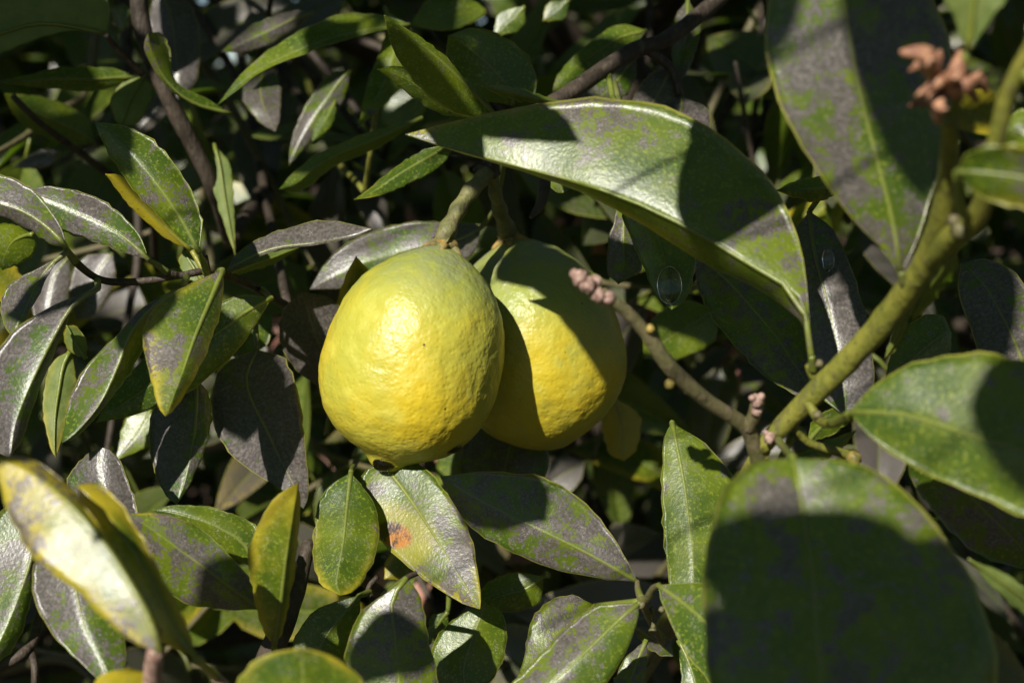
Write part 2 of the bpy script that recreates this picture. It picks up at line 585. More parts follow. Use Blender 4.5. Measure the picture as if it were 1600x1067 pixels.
branch('midleft', [[(20, 150, .60, 10), (60, 190, .61, 10), (120, 235, .63, 11), (180, 280, .66, 12), (240, 330, .70, 12)]],
       M_BROWN, (240, 330, .70, 12))
branch('centre', [[(590, 130, .60, 9), (585, 190, .60, 10), (578, 245, .605, 9), (570, 300, .62, 10)]],
       M_GREENSTEM, (570, 300, .62, 10))

# ------------------------------------------------------------------ leaves drawn from the photo
NS, TT = 25, [-1, -.86, -.62, -.36, -.16, -.05, 0, .05, .16, .36, .62, .86, 1]


def leaf(br, base, tip, L, Rr, d, e=(0.2, 0.2), bow=0.0, so=0.5, ye=0.3, M=None, pet=None, under=False, label=None,
         shift=None, spot=0.0, cup=0.0, wob=1.0, raw=False, sh=0.0):
    """L / Rr: outline pixels left and right of the heading base -> tip; d: depth at base and tip (m);
    e: how far the two edges lie behind the midrib (cm); bow: depth bulge of the middle (cm)"""
    seed = random.random() * 50
    lc = catmull([base] + list(L) + [tip], NS)
    rc = catmull([base] + list(Rr) + [tip], NS)
    mc = catmull([base] + list(M) + [tip], NS) if M else (lc + rc) / 2
    dl = np.linalg.norm(lc - mc, axis=1)
    dr = np.linalg.norm(rc - mc, axis=1)
    ml, mr = max(dl.max(), 1), max(dr.max(), 1)
    V, UV, F = [], [], []
    nt = len(TT)
    cx, cy = (base[0] + tip[0]) / 2, (base[1] + tip[1]) / 2
    dm = (d[0] + d[1]) / 2
    vw = Vector((-(cx - 800) * K, (cy - 533.5) * K, 1)).normalized()
    hv = vw + Vector((SUN.dot(RGT), SUN.dot(UPV), -SUN.dot(FWD)))
    gx, gy = sh * hv.x / hv.z, sh * hv.y / hv.z      # plane that mirrors the sun when sh = 1
    for i in range(NS):
        s = i / (NS - 1)
        dep = d[0] + (d[1] - d[0]) * s * (1 - sh) + (dm - d[0]) * sh + bow * 0.01 * math.sin(math.pi * s)
        for t in TT:
            a = abs(t)
            ed = lc[i] if t < 0 else rc[i]
            wf = (dl[i] / ml) if t < 0 else (dr[i] / mr)
            p = mc[i] + (ed - mc[i]) * a
            off = (e[0] if t < 0 else e[1]) * 0.01 * wf * (a * 0.55 + a * a * 0.45)
            off -= cup * 0.01 * wf * a * a
            dd = dep + off + (gx * (p[0] - cx) - gy * (p[1] - cy)) * K * dm
            if abs(t) < 0.01:
                dd += 0.00012
            q = P(p[0], p[1], dd)
            nz = noise.noise(q * 55 + Vector((seed, 0, 0))) * 0.0011 + a * noise.noise(q * 130 + Vector((0, seed, 0))) * 0.0008
            q = q + FWD * nz * wob
            if a > 0.8:      # fine crenate margin
                q = q + (UPV * noise.noise(q * 420 + Vector((seed, 1, 0))) + RGT * noise.noise(q * 420 + Vector((4, seed, 2)))) * 0.0009 * wf
            V.append(q)
            UV.append((s, t * 0.5 + 0.5))
    for i in range(NS - 1):
        for k in range(nt - 1):
            a = i * nt + k
            F.append((a, a + nt, a + nt + 1, a + 1))
    # does the face look at the camera?
    c = NS // 2 * nt + nt // 2
    nrm = (V[c + nt] - V[c]).cross(V[c + 1] - V[c])
    faces_cam = nrm.dot(FWD) < 0
    if faces_cam == under:
        F = [f[::-1] for f in F]
    # thin rim: the blade has thickness at its margin
    side = FWD * (0.0005 if not under else -0.0005)
    for col_, rv in ((0, 0.0), (nt - 1, 1.0)):
        b0 = len(V)
        for i in range(NS):
            V.append(V[i * nt + col_] + side)
            UV.append((i / (NS - 1), rv))
        for i in range(NS - 1):
            q = (i * nt + col_, (i + 1) * nt + col_, b0 + i + 1, b0 + i)
            F.append(q)
    # raised midrib below the blade
    rib = [V[i * nt + nt // 2] + side * 0.9 for i in range(0, NS, 2)]
    rv_, rf_ = tube_data(rib, [0.0010 * (1 - 0.8 * k / len(rib)) for k in range(len(rib))], 5, 0, 0, len(V))
    V += rv_
    UV += [(0.5, 0.5)] * len(rv_)
    F += rf_
    if pet:
        pp = [(base[0], base[1], d[0] + 0.0006)] + list(pet)
        cc = [P(*x) for x in catmull(pp, 9)]
        pv, pf = tube_data(cc, list(np.linspace(0.0009, 0.0013, 9)), 7, 0.05, 0, len(V))
        V += pv
        UV += [(0.5, 0.5)] * len(pv)
        F += pf
    if shift is not None:
        V = [v + shift for v in V]
    if raw:
        return V, UV, F
    o = add('leaf', V, F, M_LEAF, BR[br], UV, origin=V[nt // 2].copy())
    o['sooty'], o['yellow'], o['spot'] = float(so), float(ye), float(spot)
    if label:
        o['label'] = label
    return o


# --- right foreground stem
leaf('right', (1268, 556), (634, 210), [(1256, 505), (1190, 456), (1100, 410), (1000, 349), (900, 298), (800, 263), (700, 233)],
     [(1264, 480), (1252, 390), (1222, 310), (1150, 228), (1060, 172), (960, 152), (850, 160), (730, 184)],
     (.385, .432), (1.6, .9), -.2, .36, .34, M=[(1250, 466), (1180, 418), (1100, 369), (1000, 319), (900, 284), (800, 257), (700, 231)],
     pet=[(1270, 578, .39)], label='large leaf with a yellow lower margin arching over the half-shaded lemon')
# its rolled lower margin seen from below
leaf('right', (1240, 716), (1300, 1290), [(1330, 722), (1400, 755), (1470, 830), (1512, 892), (1542, 965), (1556, 1070), (1500, 1200)],
     [(1180, 722), (1130, 768), (1106, 850), (1098, 930), (1103, 1000), (1112, 1080), (1180, 1200)],
     (.335, .30), (.55, .35), -.3, .42, .28, M=[(1250, 770), (1264, 850), (1272, 930), (1282, 1070)],
     pet=[(1225, 700, .38), (1215, 685, .40)], label='broad rounded leaf, mostly shaded, below the thick green stem')
leaf('right', (1328, 645), (1790, 800), [(1362, 605), (1420, 570), (1490, 553), (1570, 556), (1660, 590), (1740, 680)],
     [(1365, 688), (1420, 724), (1500, 764), (1600, 806), (1700, 838)],
     (.352, .31), (.7, .3), -.3, .34, .34, M=[(1400, 646), (1470, 664), (1540, 688), (1620, 712), (1700, 750)],
     pet=[(1312, 655, .366), (1298, 662, .376)], label='green leaf with a pale midrib pointing away from the stem')
leaf('right', (1408, 424), (1270, -150), [(1380, 390), (1320, 328), (1270, 258), (1228, 188), (1200, 105), (1196, 40), (1215, -60)],
     [(1430, 385), (1450, 320), (1472, 255), (1488, 160), (1480, 50), (1420, -60)],
     (.352, .346), (.15, .9), -.2, .50, .22, M=[(1396, 350), (1368, 240), (1338, 120), (1318, 0), (1295, -80)],
     pet=[(1412, 445, .356), (1420, 452, .36)], label='large sooty leaf with a shining white midrib beside the withered flower')
leaf('right', (1492, 388), (1424, 502), [(1494, 420), (1470, 458), (1442, 486)], [(1462, 410), (1432, 450), (1422, 480)],
     (.345, .40), (.2, .2), 0, .05, .5, under=True, pet=[(1496, 370, .338)])
leaf('right', (1420, 486), (1382, 560), [(1418, 515), (1400, 545)], [(1402, 500), (1390, 530)], (.40, .41), (.1, .1), 0, .05, .6, under=True,
     pet=[(1425, 470, .37)])
leaf('right', (1496, 270), (1720, 300), [(1512, 240), (1560, 226), (1620, 232)], [(1520, 300), (1570, 322), (1640, 330)],
     (.295, .28), (-.5, .4), 0, .35, .62, pet=[(1500, 320, .31), (1515, 345, .325)])
leaf('right', (1512, 78), (1560, -120), [(1490, 30), (1478, -30)], [(1540, 40), (1580, -20), (1590, -60)], (.30, .29), (.5, -.2), 0, .05, .35,
     under=True, pet=[(1500, 130, .305), (1486, 190, .312)])
leaf('right', (1660, 250), (1560, 205), [(1630, 262), (1590, 245)], [(1640, 200), (1600, 170), (1575, 185)], (.36, .37), (.2, .2), 0, .1, .3,
     pet=[(1640, 180, .30), (1600, 110, .29)])
leaf('right', (1680, 1010), (1512, 872), [(1600, 960), (1550, 915)], [(1640, 940), (1570, 895)], (.36, .35), (.1, .1), 0, .05, .3, under=True,
     pet=[(1700, 1060, .37)])
leaf('right', (1215, 726), (1338, 672), [(1250, 705), (1290, 688)], [(1260, 725), (1310, 706)], (.415, .425), (.2, .2), 0, .1, .6, under=True,
     pet=[(1240, 680, .405)])
leaf('right', (1262, 690), (1325, 640), [(1270, 655), (1300, 640)], [(1290, 682), (1322, 662)], (.43, .44), (.2, .2), 0, .05, .2, pet=[(1250, 672, .41)])
leaf('right', (1265, 330), (1322, 652), [(1302, 360), (1335, 430), (1358, 515), (1366, 590), (1350, 636)],
     [(1240, 370), (1250, 440), (1262, 530), (1282, 615)], (.455, .435), (.3, .3), -.4, .68, .15, M=[(1275, 400), (1300, 500), (1318, 600)],
     pet=[(1300, 300, .45), (1400, 330, .40), (1455, 380, .355)], label='upright leaf with wet glittering crust behind the green stem', sh=0.9)
leaf('right', (1085, 396), (1275, 630), [(1170, 400), (1255, 480), (1288, 570), (1290, 612)], [(1092, 455), (1130, 520), (1190, 584), (1248, 620)],
     (.50, .46), (.3, .2), 0, .45, .15, pet=[(1060, 360, .53)])
leaf('right', (1316, 290), (1214, 297), [(1290, 312), (1250, 311)], [(1300, 275), (1250, 280)], (.45, .45), (.2, .3), 0, .15, .55, pet=[(1400, 320, .42), (1460, 360, .35)])
leaf('right', (1605, 590), (1502, 412), [(1545, 575), (1515, 510), (1498, 455)], [(1640, 520), (1590, 430), (1540, 405)], (.45, .48), (.2, .2), 0, .6, .1)
leaf('right', (1380, 610), (1488, 520), [(1395, 550), (1430, 500), (1470, 492)], [(1420, 600), (1480, 570)], (.46, .48), (.2, .3), 0, .3, .15)
leaf('right', (1420, 700), (1640, 900), [(1500, 690), (1600, 780)], [(1430, 760), (1520, 860)], (.40, .42), (.2, .2), 0, .5, .1)

# --- two leaves hanging under the arching leaf, one with a drop
leaf('fruit', (1012, 270), (1050, 484), [(1060, 310), (1085, 390), (1083, 435), (1070, 470)], [(972, 320), (992, 385), (1008, 425), (1024, 460)],
     (.475, .462), (.5, .5), 0, .30, .18, M=[(1020, 340), (1040, 410), (1050, 460)], pet=[(1000, 225, .50), (960, 160, .535), (950, 110, .548)],
     label='dark hanging leaf with a water drop at its tip')
leaf('fruit', (985, 290), (966, 444), [(990, 350), (1002, 415), (990, 430)], [(965, 325), (950, 385), (949, 425)], (.50, .485), (.2, .4), 0, .55, .35,
     pet=[(980, 220, .52), (960, 130, .545)])
leaf('fruit', (774, 180), (600, 24), [(740, 184), (690, 166), (640, 120), (612, 72)], [(764, 160), (732, 128), (690, 84), (640, 48)],
     (.495, .465), (.35, .25), -.2, .16, .30, M=[(735, 140), (685, 92), (640, 56)], pet=[(785, 195, .51)], label='pointed green leaf standing upright above the arching leaf')
leaf('fruit', (752, 186), (590, 108), [(690, 178), (640, 148), (610, 124)], [(720, 150), (660, 116), (620, 104)], (.515, .49), (.3, .3), 0, .3, .15,
     pet=[(790, 200, .52)])
leaf('fruit', (884, 162), (752, 134), [(840, 162), (790, 152)], [(850, 150), (800, 136)], (.52, .48), (.5, .5), 0, .2, .3)
leaf('fruit', (800, 165), (700, 56), [(740, 150), (700, 100)], [(838, 140), (825, 88), (780, 54), (740, 44)], (.54, .53), (.3, .3), 0, .3, .2)
leaf('fruit', (712, 222), (553, 312), [(660, 236), (610, 268), (580, 292)], [(690, 258), (640, 286), (592, 306)], (.535, .52), (.9, .1), 0, .15, .42,
     M=[(670, 246), (620, 275), (585, 298)], pet=[(745, 235, .51), (770, 245, .515)])
leaf('fruit', (1065, 150), (1040, 300), [(1110, 180), (1085, 260)], [(1000, 190), (1010, 260)], (.56, .54), (.3, .3), 0, .75, .2, pet=[(1055, 120, .56)])
leaf('fruit', (1052, 105), (1000, 200), [(1062, 150), (1030, 190)], [(1010, 120), (985, 170)], (.565, .55), (.2, .2), 0, .8, .2)
leaf('fruit', (995, 85), (900, 190), [(990, 130), (950, 175)], [(960, 100), (905, 150)], (.575, .56), (.2, .2), 0, .6, .2)
leaf('fruit', (1010, 48), (862, 150), [(990, 70), (920, 110)], [(960, 40), (900, 85), (870, 120)], (.60, .58), (.2, .3), 0, .35, .3)
leaf('fruit', (1075, 0), (1062, 130), [(1095, 40), (1080, 100)], [(1055, 30), (1050, 90)], (.59, .57), (.2, .2), 0, .6, .3)
leaf('fruit', (868, 268), (880, 302), [(884, 280), (888, 295)], [(858, 282), (866, 300)], (.50, .50), (.1, .1), 0, .0, .2)

# --- left twig
leaf('left', (311, 394), (147, 190), [(285, 376), (228, 318), (190, 272), (163, 228)], [(315, 340), (292, 286), (252, 232), (206, 200)],
     (.472, .455), (.35, .45), -.3, .40, .22, M=[(280, 338), (236, 276), (190, 225)], pet=[(318, 412, .48), (324, 428, .493)],
     label='green leaf with a shaded brown tip above the yellow-orange leaf', sh=0.65)
leaf('left', (300, 392), (164, 272), [(262, 374), (222, 342), (190, 306)], [(270, 350), (225, 305), (190, 275)], (.495, .478), (.2, .2), 0, .0, 1.35,
     pet=[(322, 428, .495)], label='yellow-orange leaf half hidden behind a green one')
leaf('left', (103, 388), (-90, 300), [(78, 380), (40, 356), (0, 338), (-45, 325)], [(96, 358), (76, 324), (45, 291), (0, 272), (-50, 268)],
     (.462, .43), (.4, .25), -.2, .55, .12, M=[(86, 366), (45, 335), (0, 318), (-45, 308)], pet=[(112, 402, .472)], label='shining leaf at the end of the thin dark twig', sh=1)
leaf('left', (232, 406), (40, 300), [(196, 395), (150, 379), (100, 362), (60, 335)], [(222, 376), (200, 344), (160, 314), (118, 297), (70, 292)],
     (.482, .475), (.2, .3), -.15, .58, .12, pet=[(246, 414, .485), (262, 426, .488)], sh=0.8)
leaf('left', (106, 392), (20, 526), [(86, 412), (70, 436), (54, 472), (34, 508)], [(66, 416), (22, 438), (1, 464), (4, 498), (12, 518)],
     (.465, .448), (-.1, .5), 0, .55, .35, M=[(80, 414), (60, 440), (44, 474), (28, 508)], pet=[(118, 408, .475)], sh=0.6)
leaf('left', (154, 450), (16, 714), [(118, 468), (97, 520), (76, 572), (56, 622), (36, 682)], [(118, 462), (62, 488), (18, 520), (-14, 570), (-25, 640), (-8, 700)],
     (.458, .425), (.5, .5), -.2, .66, .12, M=[(112, 478), (76, 540), (48, 600), (24, 660)], pet=[(152, 438, .484)],
     label='large purplish grey leaf with a pale midrib hanging from the thin dark twig', sh=0.9)
leaf('left', (286, 452), (97, 692), [(262, 472), (234, 524), (204, 580), (164, 634), (122, 680)], [(232, 474), (178, 528), (138, 566), (114, 606), (100, 656)],
     (.465, .435), (1.0, .5), 0, .48, .22, M=[(252, 468), (206, 518), (180, 580), (156, 630), (120, 674)], pet=[(292, 432, .49)], sh=0.8)
leaf('left', (348, 422), (259, 650), [(348, 452), (340, 500), (318, 562), (290, 612), (272, 640)], [(302, 440), (250, 474), (224, 510), (226, 552), (238, 602), (248, 636)],
     (.455, .425), (.6, .3), -.2, .40, .62, M=[(332, 458), (306, 520), (282, 590)], pet=[(340, 424, .485)], label='olive sooty leaf with a bright yellow tip')
leaf('left', (424, 466), (150, 660), [(404, 500), (372, 546), (322, 592), (272, 626), (204, 650)], [(384, 461), (330, 478), (270, 516), (215, 570), (175, 620)],
     (.50, .475), (.3, .4), 0, .32, .12, pet=[(410, 452, .53)])
leaf('left', (352, 426), (582, 358), [(372, 394), (420, 366), (490, 346), (545, 350)], [(378, 416), (430, 391), (490, 383), (545, 374)],
     (.505, .50), (.5, -.2), 0, .62, .15, M=[(376, 410), (428, 388), (490, 380), (545, 370)], pet=[(338, 426, .502)], sh=0.7)
leaf('left', (352, 428), (470, 386), [(380, 410), (430, 392)], [(370, 430), (430, 412)], (.507, .53), (.1, .4), 0, .3, .15, under=True)
leaf('left', (318, 440), (286, 392), [(290, 436), (278, 410)], [(322, 410), (306, 392)], (.50, .505), (.1, .1), 0, .2, .45, under=True)
leaf('left', (50, 366), (4, 422), [(56, 385), (40, 408)], [(20, 350), (-10, 356), (-12, 400)], (.50, .52), (.2, .2), 0, .1, .15)
leaf('left', (-20, 400), (30, 470), [(20, 415), (38, 440)], [(-20, 450), (10, 475)], (.53, .54), (.2, .2), 0, .05, .75)
leaf('left', (135, 560), (104, 508), [(112, 552), (98, 528)], [(136, 536), (120, 510)], (.49, .49), (.3, .3), 0, .1, .6, under=True)
leaf('left', (112, 545), (88, 715), [(120, 600), (104, 660)], [(78, 570), (66, 630), (76, 690)], (.51, .50), (.3, .3), 0, .1, .62, under=True)
leaf('left', (372, 560), (415, 480), [(340, 540), (372, 480)], [(415, 540), (425, 500)], (.55, .56), (.2, .2), 0, .5, .1)

# --- around and behind the lemons
leaf('fruit', (752, 356), (484, 452), [(735, 400), (660, 430), (560, 450)], [(738, 349), (690, 346), (620, 350), (552, 374), (510, 408)],
     (.575, .56), (.3, .4), 0, .55, .12, pet=[(775, 320, .56), (790, 230, .53)], label='sooty leaf behind the stalk of the sunlit lemon', sh=0.6)
leaf('low', (560, 520), (556, 400), [(532, 492), (526, 474), (540, 430)], [(590, 480), (580, 430)], (.545, .525), (.2, .2), 0, .15, .85, pet=[(530, 600, .56)])
leaf('low', (520, 618), (470, 456), [(464, 580), (437, 532), (442, 486)], [(560, 560), (545, 505), (516, 466)], (.545, .53), (.3, .3), 0, .72, .08,
     pet=[(510, 680, .55)])
leaf('low', (402, 546), (474, 794), [(446, 562), (467, 620), (477, 700), (482, 770)], [(352, 568), (330, 612), (336, 672), (372, 722), (432, 758), (462, 786)],
     (.515, .475), (.4, .4), 0, .78, .06, M=[(384, 600), (420, 680), (455, 750)], pet=[(398, 500, .54)], label='dark grey hanging leaf beside the sunlit lemon')
leaf('low', (306, 590), (276, 788), [(328, 620), (328, 670), (318, 708), (296, 758)], [(252, 612), (233, 670), (240, 730), (258, 772)],
     (.50, .48), (.35, .5), 0, .62, .1, M=[(306, 640), (300, 700), (288, 755)], pet=[(330, 520, .51), (340, 440, .502)], sh=0.8)
leaf('low', (815, 640), (770, 775), [(852, 690), (850, 745)], [(740, 670), (720, 705), (724, 750)], (.575, .55), (.3, .3), 0, .55, .1, M=[(800, 690), (786, 740)], sh=0.9)
leaf('low', (720, 665), (700, 790), [(750, 700), (735, 770)], [(690, 700), (680, 760)], (.60, .60), (.2, .2), 0, .1, .1)
leaf('fruit', (960, 620), (975, 720), [(1000, 650), (995, 700)], [(940, 650), (950, 705)], (.60, .60), (.2, .2), 0, .0, 1.0)
leaf('fruit', (1115, 480), (1005, 560), [(1118, 530), (1060, 562)], [(1060, 470), (1010, 510)], (.60, .58), (.2, .2), 0, .0, .2)
leaf('fruit', (1130, 420), (1150, 440), [(1150, 425)], [(1132, 436)], (.55, .55), (.1, .1), 0, .0, .2)

# --- lower left, foreground
leaf('lowleft', (248, 1020), (-6, 716), [(205, 1000), (160, 962), (118, 920), (66, 880), (26, 832), (0, 770)],
     [(252, 985), (232, 950), (204, 900), (166, 840), (120, 772), (64, 724), (24, 709)],
     (.335, .325), (.1, .6), -.2, .40, .80, M=[(232, 965), (196, 900), (150, 835), (98, 778), (46, 738)], label='bright leaf edged yellow with a white sheen above the tan stub', sh=1)
leaf('lowleft', (304, 1026), (122, 758), [(250, 1000), (190, 930), (140, 830)], [(296, 990), (276, 945), (250, 898), (222, 842), (192, 790), (156, 756)],
     (.352, .342), (.2, .45), -.2, .12, .78, M=[(272, 985), (232, 905), (180, 820)], pet=[(320, 1042, .362), (338, 1058, .372)], sh=0.6)
leaf('lowleft', (440, 1250), (470, 1011), [(380, 1180), (362, 1090), (400, 1030)], [(560, 1180), (575, 1085), (530, 1030)], (.335, .33), (.3, .3), 0, .12, .55,
     pet=[(330, 1240, .37)], label='yellow-green rounded leaf tip at the foot of the upright yellow leaf')
leaf('lowleft', (170, 1190), (200, 1044), [(130, 1130), (150, 1062)], [(240, 1140), (246, 1060)], (.345, .34), (.2, .2), 0, .05, .9, pet=[(250, 1200, .38)])
leaf('lowleft', (120, 850), (168, 1075), [(180, 900), (192, 985), (193, 1050)], [(52, 880), (56, 944), (80, 986), (112, 1022), (150, 1060)],
     (.42, .395), (.4, .3), 0, .55, .12, pet=[(110, 800, .45)], sh=0.7)
leaf('lowleft', (60, 770), (-30, 1045), [(52, 860), (50, 930), (28, 1002), (-4, 1036)], [(0, 800), (-40, 880), (-50, 980)], (.45, .43), (.5, .3), 0, .5, .12,
     M=[(50, 860), (30, 930), (0, 1000)], sh=0.9)
leaf('lowleft', (168, 850), (156, 698), [(118, 800), (104, 750), (130, 715)], [(214, 810), (198, 745), (178, 706)], (.445, .455), (.4, .3), 0, .66, .15, M=[(165, 780), (155, 730)],
     pet=[(200, 900, .44)])
leaf('low', (408, 952), (198, 802), [(330, 950), (268, 930), (238, 880), (212, 830)], [(394, 908), (350, 858), (310, 824), (256, 803)],
     (.435, .425), (.4, .3), -.2, .42, .42, M=[(345, 905), (285, 862), (235, 825)], pet=[(430, 985, .46)], label='mottled leaf crossed by the shadow beside the upright yellow leaf')
leaf('low', (404, 888), (238, 797), [(360, 872), (300, 832)], [(402, 828), (372, 806), (328, 792), (272, 789)], (.455, .455), (.2, .4), 0, .15, .2, pet=[(430, 960, .475)])
leaf('low', (428, 1008), (466, 754), [(412, 985), (396, 930), (388, 880), (396, 835), (430, 778)], [(442, 985), (456, 920), (465, 850), (469, 790)],
     (.425, .405), (.3, .5), -.2, .12, .72, M=[(436, 960), (446, 880), (456, 810)], pet=[(428, 1040, .45), (420, 1080, .475)], label='narrow upright yellow-green leaf between mottled leaves')
leaf('low', (548, 738), (532, 930), [(586, 790), (592, 845), (578, 888), (556, 922)], [(504, 770), (490, 830), (491, 885), (504, 915)],
     (.49, .465), (.35, .45), 0, .26, .52, M=[(542, 790), (536, 850), (526, 905)], pet=[(552, 730, .52), (556, 722, .57)], label='yellow-edged green leaf hanging beside the orange-spotted leaf')
leaf('low', (600, 726), (750, 951), [(652, 722), (692, 762), (727, 812), (741, 862), (751, 925)], [(566, 738), (564, 790), (590, 836), (620, 871), (664, 906), (718, 940)],
     (.508, .462), (.15, .4), -.1, .42, .50, M=[(628, 762), (668, 820), (708, 885)], pet=[(604, 716, .54), (606, 708, .58)], spot=1.0,
     label='sooty leaf with an orange diseased spot below the sunlit lemon', sh=0.6)
leaf('lowright', (996, 908), (688, 744), [(940, 904), (870, 890), (800, 862), (742, 830), (706, 784)], [(976, 868), (946, 820), (902, 775), (850, 745), (760, 737)],
     (.455, .465), (.3, .4), -.2, .48, .18, M=[(925, 868), (845, 828), (755, 785)], pet=[(998, 924, .446), (1003, 936, .44)],
     label='mottled leaf reaching from the short spur to under the lemons')
leaf('low', (634, 904), (596, 1180), [(656, 930), (668, 990), (684, 1080), (660, 1140)], [(604, 926), (562, 958), (541, 1010), (532, 1080), (550, 1140)],
     (.44, .43), (.4, .3), 0, .42, .12, M=[(612, 940), (618, 1000), (622, 1080)], pet=[(600, 930, .468)], label='dark shaded leaf with a lit upper end below the orange-spotted leaf')
leaf('low', (562, 930), (470, 1060), [(560, 975), (530, 1040)], [(502, 948), (464, 985), (456, 1030)], (.465, .46), (.2, .2), 0, .2, .15, pet=[(578, 925, .474)])
leaf('low', (700, 955), (668, 1010), [(698, 985)], [(672, 965)], (.52, .52), (.1, .1), 0, .05, .2, pet=[(704, 900, .52)])
leaf('low', (755, 940), (730, 1090), [(786, 962), (792, 1005), (770, 1060)], [(690, 985), (672, 1050)], (.49, .485), (.3, .3), 0, .22, .15)
leaf('low', (850, 900), (750, 950), [(840, 945), (790, 955)], [(800, 895), (755, 915)], (.52, .52), (.2, .2), 0, .12, .25)
leaf('low', (640, 850), (600, 905), [(668, 880), (640, 905)], [(605, 870)], (.54, .54), (.1, .1), 0, .0, .75)
# --- lower right
leaf('lowright', (998, 944), (730, 1160), [(948, 944), (922, 952), (878, 986), (828, 1038), (780, 1090)], [(998, 962), (986, 1002), (960, 1046), (920, 1100), (830, 1150)],
     (.435, .40), (.3, .45), -.2, .40, .30, M=[(974, 964), (925, 1010), (870, 1060), (800, 1115)], pet=[(1003, 938, .44)], label='glossy mottled leaf pointing down from the short spur', sh=0.9)
leaf('lowright', (930, 946), (800, 1080), [(890, 929), (850, 944), (828, 978), (818, 1030)], [(950, 980), (900, 1040)], (.465, .45), (.3, .2), 0, .32, .25, pet=[(1000, 940, .445)])
leaf('lowright', (1028, 914), (1180, 1110), [(1060, 911), (1110, 914), (1165, 960), (1190, 1040)], [(1034, 940), (1056, 992), (1090, 1042), (1130, 1086)],
     (.425, .39), (.3, .4), -.2, .42, .22, M=[(1065, 940), (1110, 980), (1150, 1040)])
leaf('lowright', (1060, 1000), (1085, 1120), [(1090, 1030), (1110, 1080)], [(1062, 1040), (1070, 1090)], (.46, .45), (.2, .2), 0, .3, .2)
leaf('lowright', (1050, 660), (1080, 960), [(1110, 700), (1150, 760), (1150, 850), (1120, 930)], [(1036, 690), (1034, 780), (1039, 860), (1048, 920)],
     (.47, .44), (.35, .35), -.2, .28, .18, M=[(1070, 760), (1080, 850), (1083, 910)], pet=[(1056, 668, .50), (1060, 676, .56)], label='upright green leaf partly hidden by the broad shaded leaf')
leaf('lowright', (1010, 1000), (960, 1100), [(1012, 1040), (1000, 1080)], [(975, 1030), (955, 1080)], (.47, .46), (.2, .2), 0, .45, .2)
leaf('lowright', (992, 978), (1052, 1025), [(1030, 985), (1050, 1005)], [(1000, 1000), (1030, 1022)], (.52, .52), (.1, .1), 0, .5, .1)
# --- upper left
leaf('topleft', (168, 54), (-130, 122), [(120, 48), (60, 61), (0, 85), (-60, 106)], [(168, 0), (120, -40), (30, -40), (-60, 20)],
     (.555, .52), (.1, .5), -.2, .12, .42, M=[(110, 42), (55, 38), (0, 54), (-60, 80)], under=True, label='backlit leaf whose underside shows by the dark branch')
leaf('topleft', (246, -20), (276, 158), [(300, 10), (312, 80), (305, 128)], [(232, 30), (236, 90), (252, 140)], (.66, .63), (.3, .3), 0, .95, .0,
     label='pale shining leaf behind the dark branch', sh=1)
leaf('topleft', (272, 140), (212, 206), [(262, 175), (232, 204)], [(240, 150), (218, 182)], (.66, .65), (.2, .2), 0, .95, .0, sh=1)
leaf('topleft', (362, 178), (232, 52), [(300, 162), (262, 138), (234, 98), (226, 70)], [(318, 152), (276, 128), (264, 76), (252, 52)], (.575, .55), (.2, .5), 0, .3, .15,
     M=[(300, 160), (258, 124), (236, 78)])
leaf('topleft', (222, 118), (190, 196), [(240, 140), (220, 190)], [(190, 130), (174, 152), (178, 185)], (.60, .59), (.3, .2), 0, .1, .5, under=True)
leaf('topleft', (212, 122), (-10, 128), [(150, 142), (70, 138)], [(170, 106), (90, 106), (40, 118)], (.605, .58), (.3, .3), 0, .3, .12)
leaf('midleft', (150, 226), (6, 146), [(90, 222), (30, 190)], [(130, 180), (70, 152)], (.65, .63), (.3, .3), 0, .1, .3)
leaf('midleft', (200, 40), (168, 10), [(185, 45)], [(200, 10)], (.66, .66), (.1, .1), 0, .4, .2)
leaf('topleft', (640, 38), (340, 164), [(570, 54), (500, 75), (420, 106), (370, 142)], [(606, 26), (560, 20), (500, 34), (440, 64), (380, 112)],
     (.59, .57), (-.2, .6), 0, .22, .22, M=[(570, 48), (500, 66), (420, 100), (370, 136)], label='long slanting leaf with a shaded lower edge near the dark branch')
leaf('topleft', (490, 20), (345, 82), [(440, 60), (390, 80)], [(450, 18), (390, 42)], (.62, .61), (.2, .3), 0, .5, .25)
leaf('topleft', (420, 95), (430, 206), [(436, 130), (438, 180)], [(386, 110), (376, 150), (404, 190)], (.64, .62), (.2, .2), 0, .6, .3)
leaf('topleft', (548, 110), (452, 258), [(535, 160), (480, 226)], [(510, 120), (470, 180), (454, 228)], (.64, .62), (.3, .3), 0, .5, .1, sh=0.95)
leaf('topleft', (524, 158), (488, 226), [(522, 185), (500, 220)], [(505, 175), (488, 205)], (.63, .62), (.1, .1), 0, .0, .25)
leaf('centre', (660, 184), (436, 296), [(600, 225), (520, 262), (470, 300)], [(575, 206), (500, 238), (460, 268)], (.575, .555), (.6, .1), 0, .2, .2)
leaf('centre', (600, 10), (560, 200), [(640, 60), (620, 140)], [(600, 60), (572, 140)], (.60, .58), (.3, .3), 0, .2, .1)
leaf('centre', (335, 226), (368, 400), [(360, 260), (366, 330)], [(330, 280), (350, 350)], (.60, .58), (.2, .2), 0, .1, .5, under=True)
leaf('centre', (660, 130), (598, 196), [(668, 170), (630, 198)], [(620, 140), (598, 170)], (.64, .64), (.1, .1), 0, .0, .35)
leaf('centre', (820, 10), (770, 60), [(815, 45)], [(780, 20)], (.62, .62), (.1, .1), 0, .0, .25)
leaf('left', (108, 402), (70, 530), [(108, 450), (96, 505)], [(62, 420), (48, 470)], (.60, .59), (.2, .2), 0, .95, .0, sh=1.0)
leaf('left', (176, 396), (120, 500), [(180, 440), (150, 490)], [(130, 402), (108, 450)], (.62, .61), (.2, .2), 0, .95, .0, sh=1.0)
